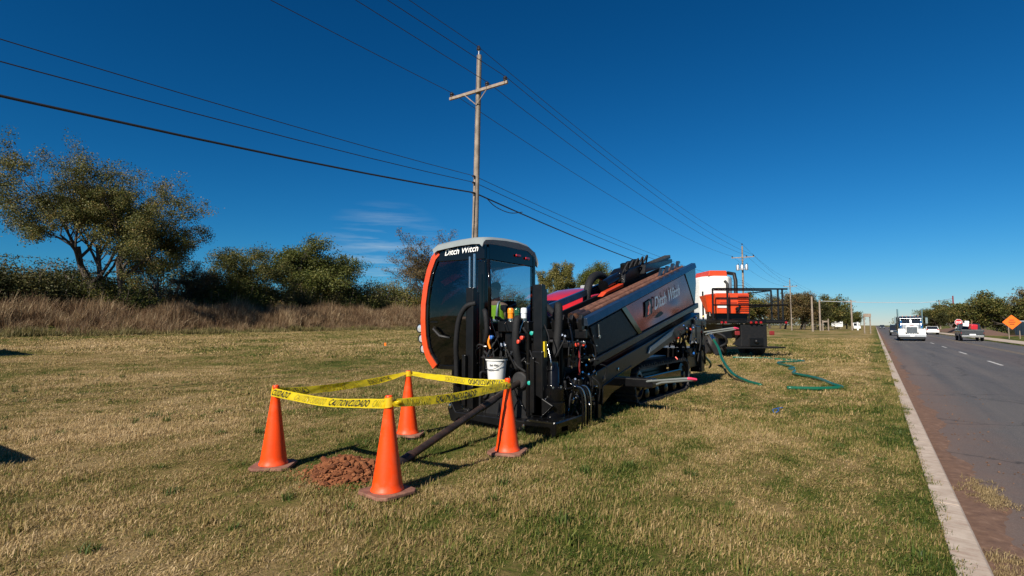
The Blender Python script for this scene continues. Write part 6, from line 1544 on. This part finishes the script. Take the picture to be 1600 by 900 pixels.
# ------------------------------------------------------------------ grass (stuff, instanced clumps)
def grass_mat():
    m, N, L, b = new_mat('grass_blades')
    src = grass_color(N, L, 0.6)
    rp = ramp(N, L, src, GRASS_STOPS)
    L.new(rp.outputs[0], b.inputs['Base Color']); b.inputs['Roughness'].default_value = 0.6; b.inputs['Specular IOR Level'].default_value = 0.2
    t = N.new('ShaderNodeBsdfTranslucent'); L.new(rp.outputs[0], t.inputs[0])
    mx = N.new('ShaderNodeMixShader'); mx.inputs[0].default_value = 0.25
    L.new(b.outputs[0], mx.inputs[1]); L.new(t.outputs[0], mx.inputs[2]); L.new(mx.outputs[0], N['Material Output'].inputs[0])
    return m
M['grass'] = grass_mat()
M['verge'] = leaf_mat('verge_leaves', [(0.0, (0.06, 0.065, 0.016)), (0.5, (0.19, 0.155, 0.055)), (1.0, (0.36, 0.28, 0.13))])
M['weed'] = leaf_mat('weed_leaves', [(0.0, (0.03, 0.055, 0.01)), (0.5, (0.07, 0.11, 0.02)), (1.0, (0.15, 0.17, 0.045))])
M['tall_grass'] = leaf_mat('tall_dry_grass', [(0.0, (0.07, 0.036, 0.022)), (0.4, (0.2, 0.118, 0.06)), (0.7, (0.33, 0.225, 0.125)), (1.0, (0.5, 0.38, 0.22))], 0.3)

def patchy(m, amt, scale):
    N, L = m.node_tree.nodes, m.node_tree.links
    g = N.new('ShaderNodeNewGeometry'); nz_ = noise(N, L, scale, 4, 0.6, vec=g.outputs['Position'])
    at = [x for x in N if x.type == 'ATTRIBUTE'][0]; ad = [l.to_node for l in L if l.from_node == at][0]
    a = N.new('ShaderNodeMath'); a.operation = 'MULTIPLY_ADD'; a.inputs[1].default_value = amt; L.new(nz_.outputs['Fac'], a.inputs[0]); L.new(at.outputs['Fac'], a.inputs[2])
    b = N.new('ShaderNodeMath'); b.operation = 'SUBTRACT'; b.inputs[1].default_value = amt * 0.5; L.new(a.outputs[0], b.inputs[0]); L.new(b.outputs[0], ad.inputs[2])
patchy(M['tall_grass'], 1.3, 0.55)
def clump(seed, n, rad, h, w, lean, m, two=True, base_dark=False):
    rg = np.random.default_rng(seed)
    r_ = rad * np.sqrt(rg.random(n)); a = rg.random(n) * 6.283
    p = np.stack([r_ * np.cos(a), r_ * np.sin(a), np.zeros(n)], 1)
    az = rg.random(n) * 6.283; ln = np.abs(rg.normal(size=n)) * lean
    hh = h * rg.uniform(0.45, 1.25, n)
    d = np.stack([np.cos(az), np.sin(az), np.zeros(n)], 1); s_ = np.stack([-np.sin(az + 0.6), np.cos(az + 0.6), np.zeros(n)], 1) * (w * rg.uniform(0.6, 1.3, n))[:, None]
    up = np.array([0, 0, 1.0])
    c1 = np.cos(np.clip(ln * 0.6, 0, 1.45))[:, None]; s1 = np.sin(np.clip(ln * 0.6, 0, 1.45))[:, None]
    c2 = np.cos(np.clip(ln * 1.5, 0, 1.9))[:, None]; s2 = np.sin(np.clip(ln * 1.5, 0, 1.9))[:, None]
    mid = p + (up * c1 + d * s1) * (hh * 0.55)[:, None]
    tip = mid + (up * c2 + d * s2) * (hh * 0.5)[:, None]
    co = np.stack([p - s_, p + s_, mid + s_ * 0.75, mid - s_ * 0.75, tip + s_ * 0.1, tip - s_ * 0.1], 1).reshape(-1, 3)
    i = np.arange(n)[:, None] * 6
    q = np.concatenate([i + [0, 1, 2, 3], i + [3, 2, 4, 5]], 0)
    t = np.clip(0.5 + rg.normal(size=n) * 0.3, 0, 1)
    me = fast_mesh('clump', co, q, m, np.repeat(t, 6))
    return me

def scatter(name, label, cat, pts, rz, tilt, scl, meshes):
    coll = bpy.data.collections.new(name + '_clumps')
    for k, me in enumerate(meshes):
        coll.objects.link(bpy.data.objects.new('clump', me))
    me = bpy.data.meshes.new(name)
    n = len(pts)
    me.vertices.add(n); me.vertices.foreach_set('co', np.asarray(pts, np.float32).ravel())
    a = me.attributes.new('rot', 'FLOAT_VECTOR', 'POINT'); a.data.foreach_set('vector', np.stack([tilt[:, 0], tilt[:, 1], rz], 1).astype(np.float32).ravel())
    a = me.attributes.new('scl', 'FLOAT_VECTOR', 'POINT'); a.data.foreach_set('vector', scl.astype(np.float32).ravel())
    a = me.attributes.new('pick', 'INT', 'POINT'); a.data.foreach_set('value', rng.integers(0, len(meshes), n).astype(np.int32))
    o = obj_from(me, name)
    ng = bpy.data.node_groups.new(name + '_nodes', 'GeometryNodeTree')
    ng.interface.new_socket('Geometry', in_out='INPUT', socket_type='NodeSocketGeometry'); ng.interface.new_socket('Geometry', in_out='OUTPUT', socket_type='NodeSocketGeometry')
    N, L = ng.nodes, ng.links
    gi, goo = N.new('NodeGroupInput'), N.new('NodeGroupOutput')
    ci = N.new('GeometryNodeCollectionInfo'); ci.inputs['Collection'].default_value = coll; ci.inputs['Separate Children'].default_value = True; ci.inputs['Reset Children'].default_value = True
    ip = N.new('GeometryNodeInstanceOnPoints'); ip.inputs['Pick Instance'].default_value = True
    def na(nm, ty):
        x = N.new('GeometryNodeInputNamedAttribute'); x.data_type = ty; x.inputs['Name'].default_value = nm; return x
    r_, s_, k_ = na('rot', 'FLOAT_VECTOR'), na('scl', 'FLOAT_VECTOR'), na('pick', 'INT')
    er = N.new('FunctionNodeEulerToRotation')
    L.new(gi.outputs[0], ip.inputs['Points']); L.new(ci.outputs[0], ip.inputs['Instance'])
    L.new(r_.outputs['Attribute'], er.inputs[0]); L.new(er.outputs[0], ip.inputs['Rotation'])
    L.new(s_.outputs['Attribute'], ip.inputs['Scale']); L.new(k_.outputs['Attribute'], ip.inputs['Instance Index'])
    L.new(ip.outputs[0], goo.inputs[0])
    md = o.modifiers.new('scatter', 'NODES'); md.node_group = ng
    tag(o, label, cat, kind='stuff'); return o

def fan(f0, f1, dens, x_max=0.36, margin=6):
    """random ground points in the camera's fan between two distances, left of the kerb"""
    c_, s_ = math.cos(cyaw), math.sin(cyaw)
    area = (f1 - f0) * (f1 + f0) * 0.5 * 2.1
    n = int(area * dens)
    F = np.sqrt(rng.uniform(f0 * f0, f1 * f1, n)); u = rng.uniform(-1.05, 1.05, n)
    Rr = F * u
    x = Rr * c_ - F * s_; y = Rr * s_ + F * c_
    k = (x < x_max) & (x > -46.5)
    x, y = x[k], y[k]
    # none under the mound
    k = ~((np.abs((x - MX) / 0.38) ** 2 + np.abs((y - MY) / 0.32) ** 2) < 1)
    x, y = x[k], y[k]
    # thin patches where the thatch shows
    t_ = np.sin(x * 2.3 + 1.7 * np.sin(y * 1.1)) * np.sin(y * 2.9 + 1.1 * np.sin(x * 1.7)) + 0.5 * np.sin(5.1 * x + 2 * np.sin(3.3 * y)) * np.sin(4.7 * y)
    k = rng.random(len(x)) < np.clip(1.05 - 0.45 * np.clip(t_, 0, 1.4), 0.3, 1)
    x, y = x[k], y[k]
    return np.stack([x, y, terrain(x, y) - 0.004], 1)
def do_grass(name, label, pts, meshes, s0, s1, zs=1.0):
    n = len(pts)
    s_ = rng.uniform(s0, s1, n)
    tilt = rng.normal(size=(n, 2)) * 0.06
    # patchy height
    hz = 0.75 + 0.35 * np.sin(pts[:, 0] * 0.9 + 1.3 * np.sin(pts[:, 1] * 0.7)) * np.sin(pts[:, 1] * 1.1 + 0.5) + rng.uniform(-0.15, 0.3, n)
    sc_ = np.stack([s_, s_, s_ * np.clip(hz, 0.45, 1.4) * zs], 1)
    return scatter(name, label, 'grass', pts, rng.uniform(0, 6.283, n), tilt, sc_, meshes)
near_m = [clump(200 + k, 180, 0.17, 0.046, 0.0030, 2.1, M['grass']) for k in range(8)]
mid_m = [clump(220 + k, 150, 0.3, 0.05, 0.0055, 1.9, M['grass']) for k in range(6)]
far_m = [clump(240 + k, 130, 0.75, 0.07, 0.015, 1.3, M['grass']) for k in range(5)]
do_grass('lawn_grass', 'short dry grass blades of the lawn nearest the camera', fan(2.2, 9.5, 58, 0.27), near_m, 0.8, 1.25)
do_grass('lawn_grass', 'short dry grass blades of the lawn around and behind the drill', fan(9.2, 24, 15, 0.16), mid_m, 0.85, 1.3)
do_grass('lawn_grass', 'short dry grass of the far lawn up to the tall brown grass', fan(23, 62, 2.4, -0.25), far_m, 0.85, 1.4)
# scattered coarser tufts and weeds
wd_m = [clump(300 + k, 46, 0.055, 0.085, 0.0042, 0.9, M['weed'] if k % 2 else M['grass']) for k in range(4)]
wp_ = fan(2.4, 16, 3.2, 0.25)
do_grass('lawn_weeds', 'scattered coarser green tufts and weeds in the lawn', wp_, wd_m, 0.6, 1.3)
# kerb fringe: longer green grass leaning over the concrete
n = 420
y = 3.2 + (rng.random(n) ** 1.7) * 40; x = 0.27 + rng.normal(size=n) * 0.04 + 0.02 * np.sin(y * 2.1)
x = np.minimum(x, 0.36)
do_grass('kerb_grass', 'longer green grass creeping over the edge of the kerb', np.stack([x, y, np.where(x > 0.365, 0.01, terrain(x, y))], 1), near_m, 0.6, 1.0, 1.35)
# dry clippings caught in the gutter
pts = []
for (cx, cy, n_, sd) in ((0.86, 7.1, 46, 0.10), (0.8, 7.45, 26, 0.09), (0.66, 4.9, 26, 0.07), (0.72, 5.3, 14, 0.07)):
    for k in range(n_): pts.append((cx + rng.normal() * sd * 0.8, cy + rng.normal() * sd * 1.6, -0.118))
dry_m = [clump(260 + k, 60, 0.09, 0.05, 0.003, 1.5, leaf_mat('dry_clippings', [(0, (0.2, 0.14, 0.06)), (1, (0.4, 0.3, 0.16))])) for k in range(2)]
do_grass('grass_clippings', 'tuft of dry grass clippings caught in the red gutter dirt', np.array(pts), dry_m, 0.7, 1.1)
# pale green verge grass at the foot of the tall grass
n = 2600
y = rng.uniform(-6, 150, n); x = -46.2 - np.abs(rng.normal(size=n)) * 0.9 + 0.9 * np.sin(y * 0.33) + 0.5 * np.sin(y * 0.9)
vg_m = [clump(320 + k, 70, 0.5, 0.42, 0.016, 0.7, M['verge']) for k in range(3)]
do_grass('verge_grass', 'pale yellow-green longer grass along the foot of the tall brown grass', np.stack([x, y, terrain(x, y) - 0.02], 1), vg_m, 0.6, 1.2)
# tall brown grass in front of the hedgerow
tall_m = [clump(280 + k, 90, 0.6, 1.5, 0.02, 0.5, M['tall_grass']) for k in range(6)]
n = 9000
y = rng.uniform(-6, 175, n); x = -46.6 - rng.random(n) ** 0.85 * 15 + 0.9 * np.sin(y * 0.33) + 0.5 * np.sin(y * 0.9)
s_ = (0.4 + 0.38 * sstep(-46.5, -51.5, x)) * rng.uniform(0.6, 1.3, n) * (0.85 + 0.28 * np.sin(y * 0.8 + 0.7 * x) * np.sin(0.31 * y + 1))
pts = np.stack([x, y, terrain(x, y) - 0.03], 1)
tilt = rng.normal(size=(n, 2)) * 0.08; tilt[:, 1] += 0.12
scatter('tall_dry_grass', 'band of tall brown dry grass along the foot of the hedgerow', 'tall grass', pts, np.zeros(n) + rng.uniform(-0.6, 0.6, n), tilt, np.stack([s_, s_, s_ * rng.uniform(0.8, 1.2, n)], 1), tall_m)
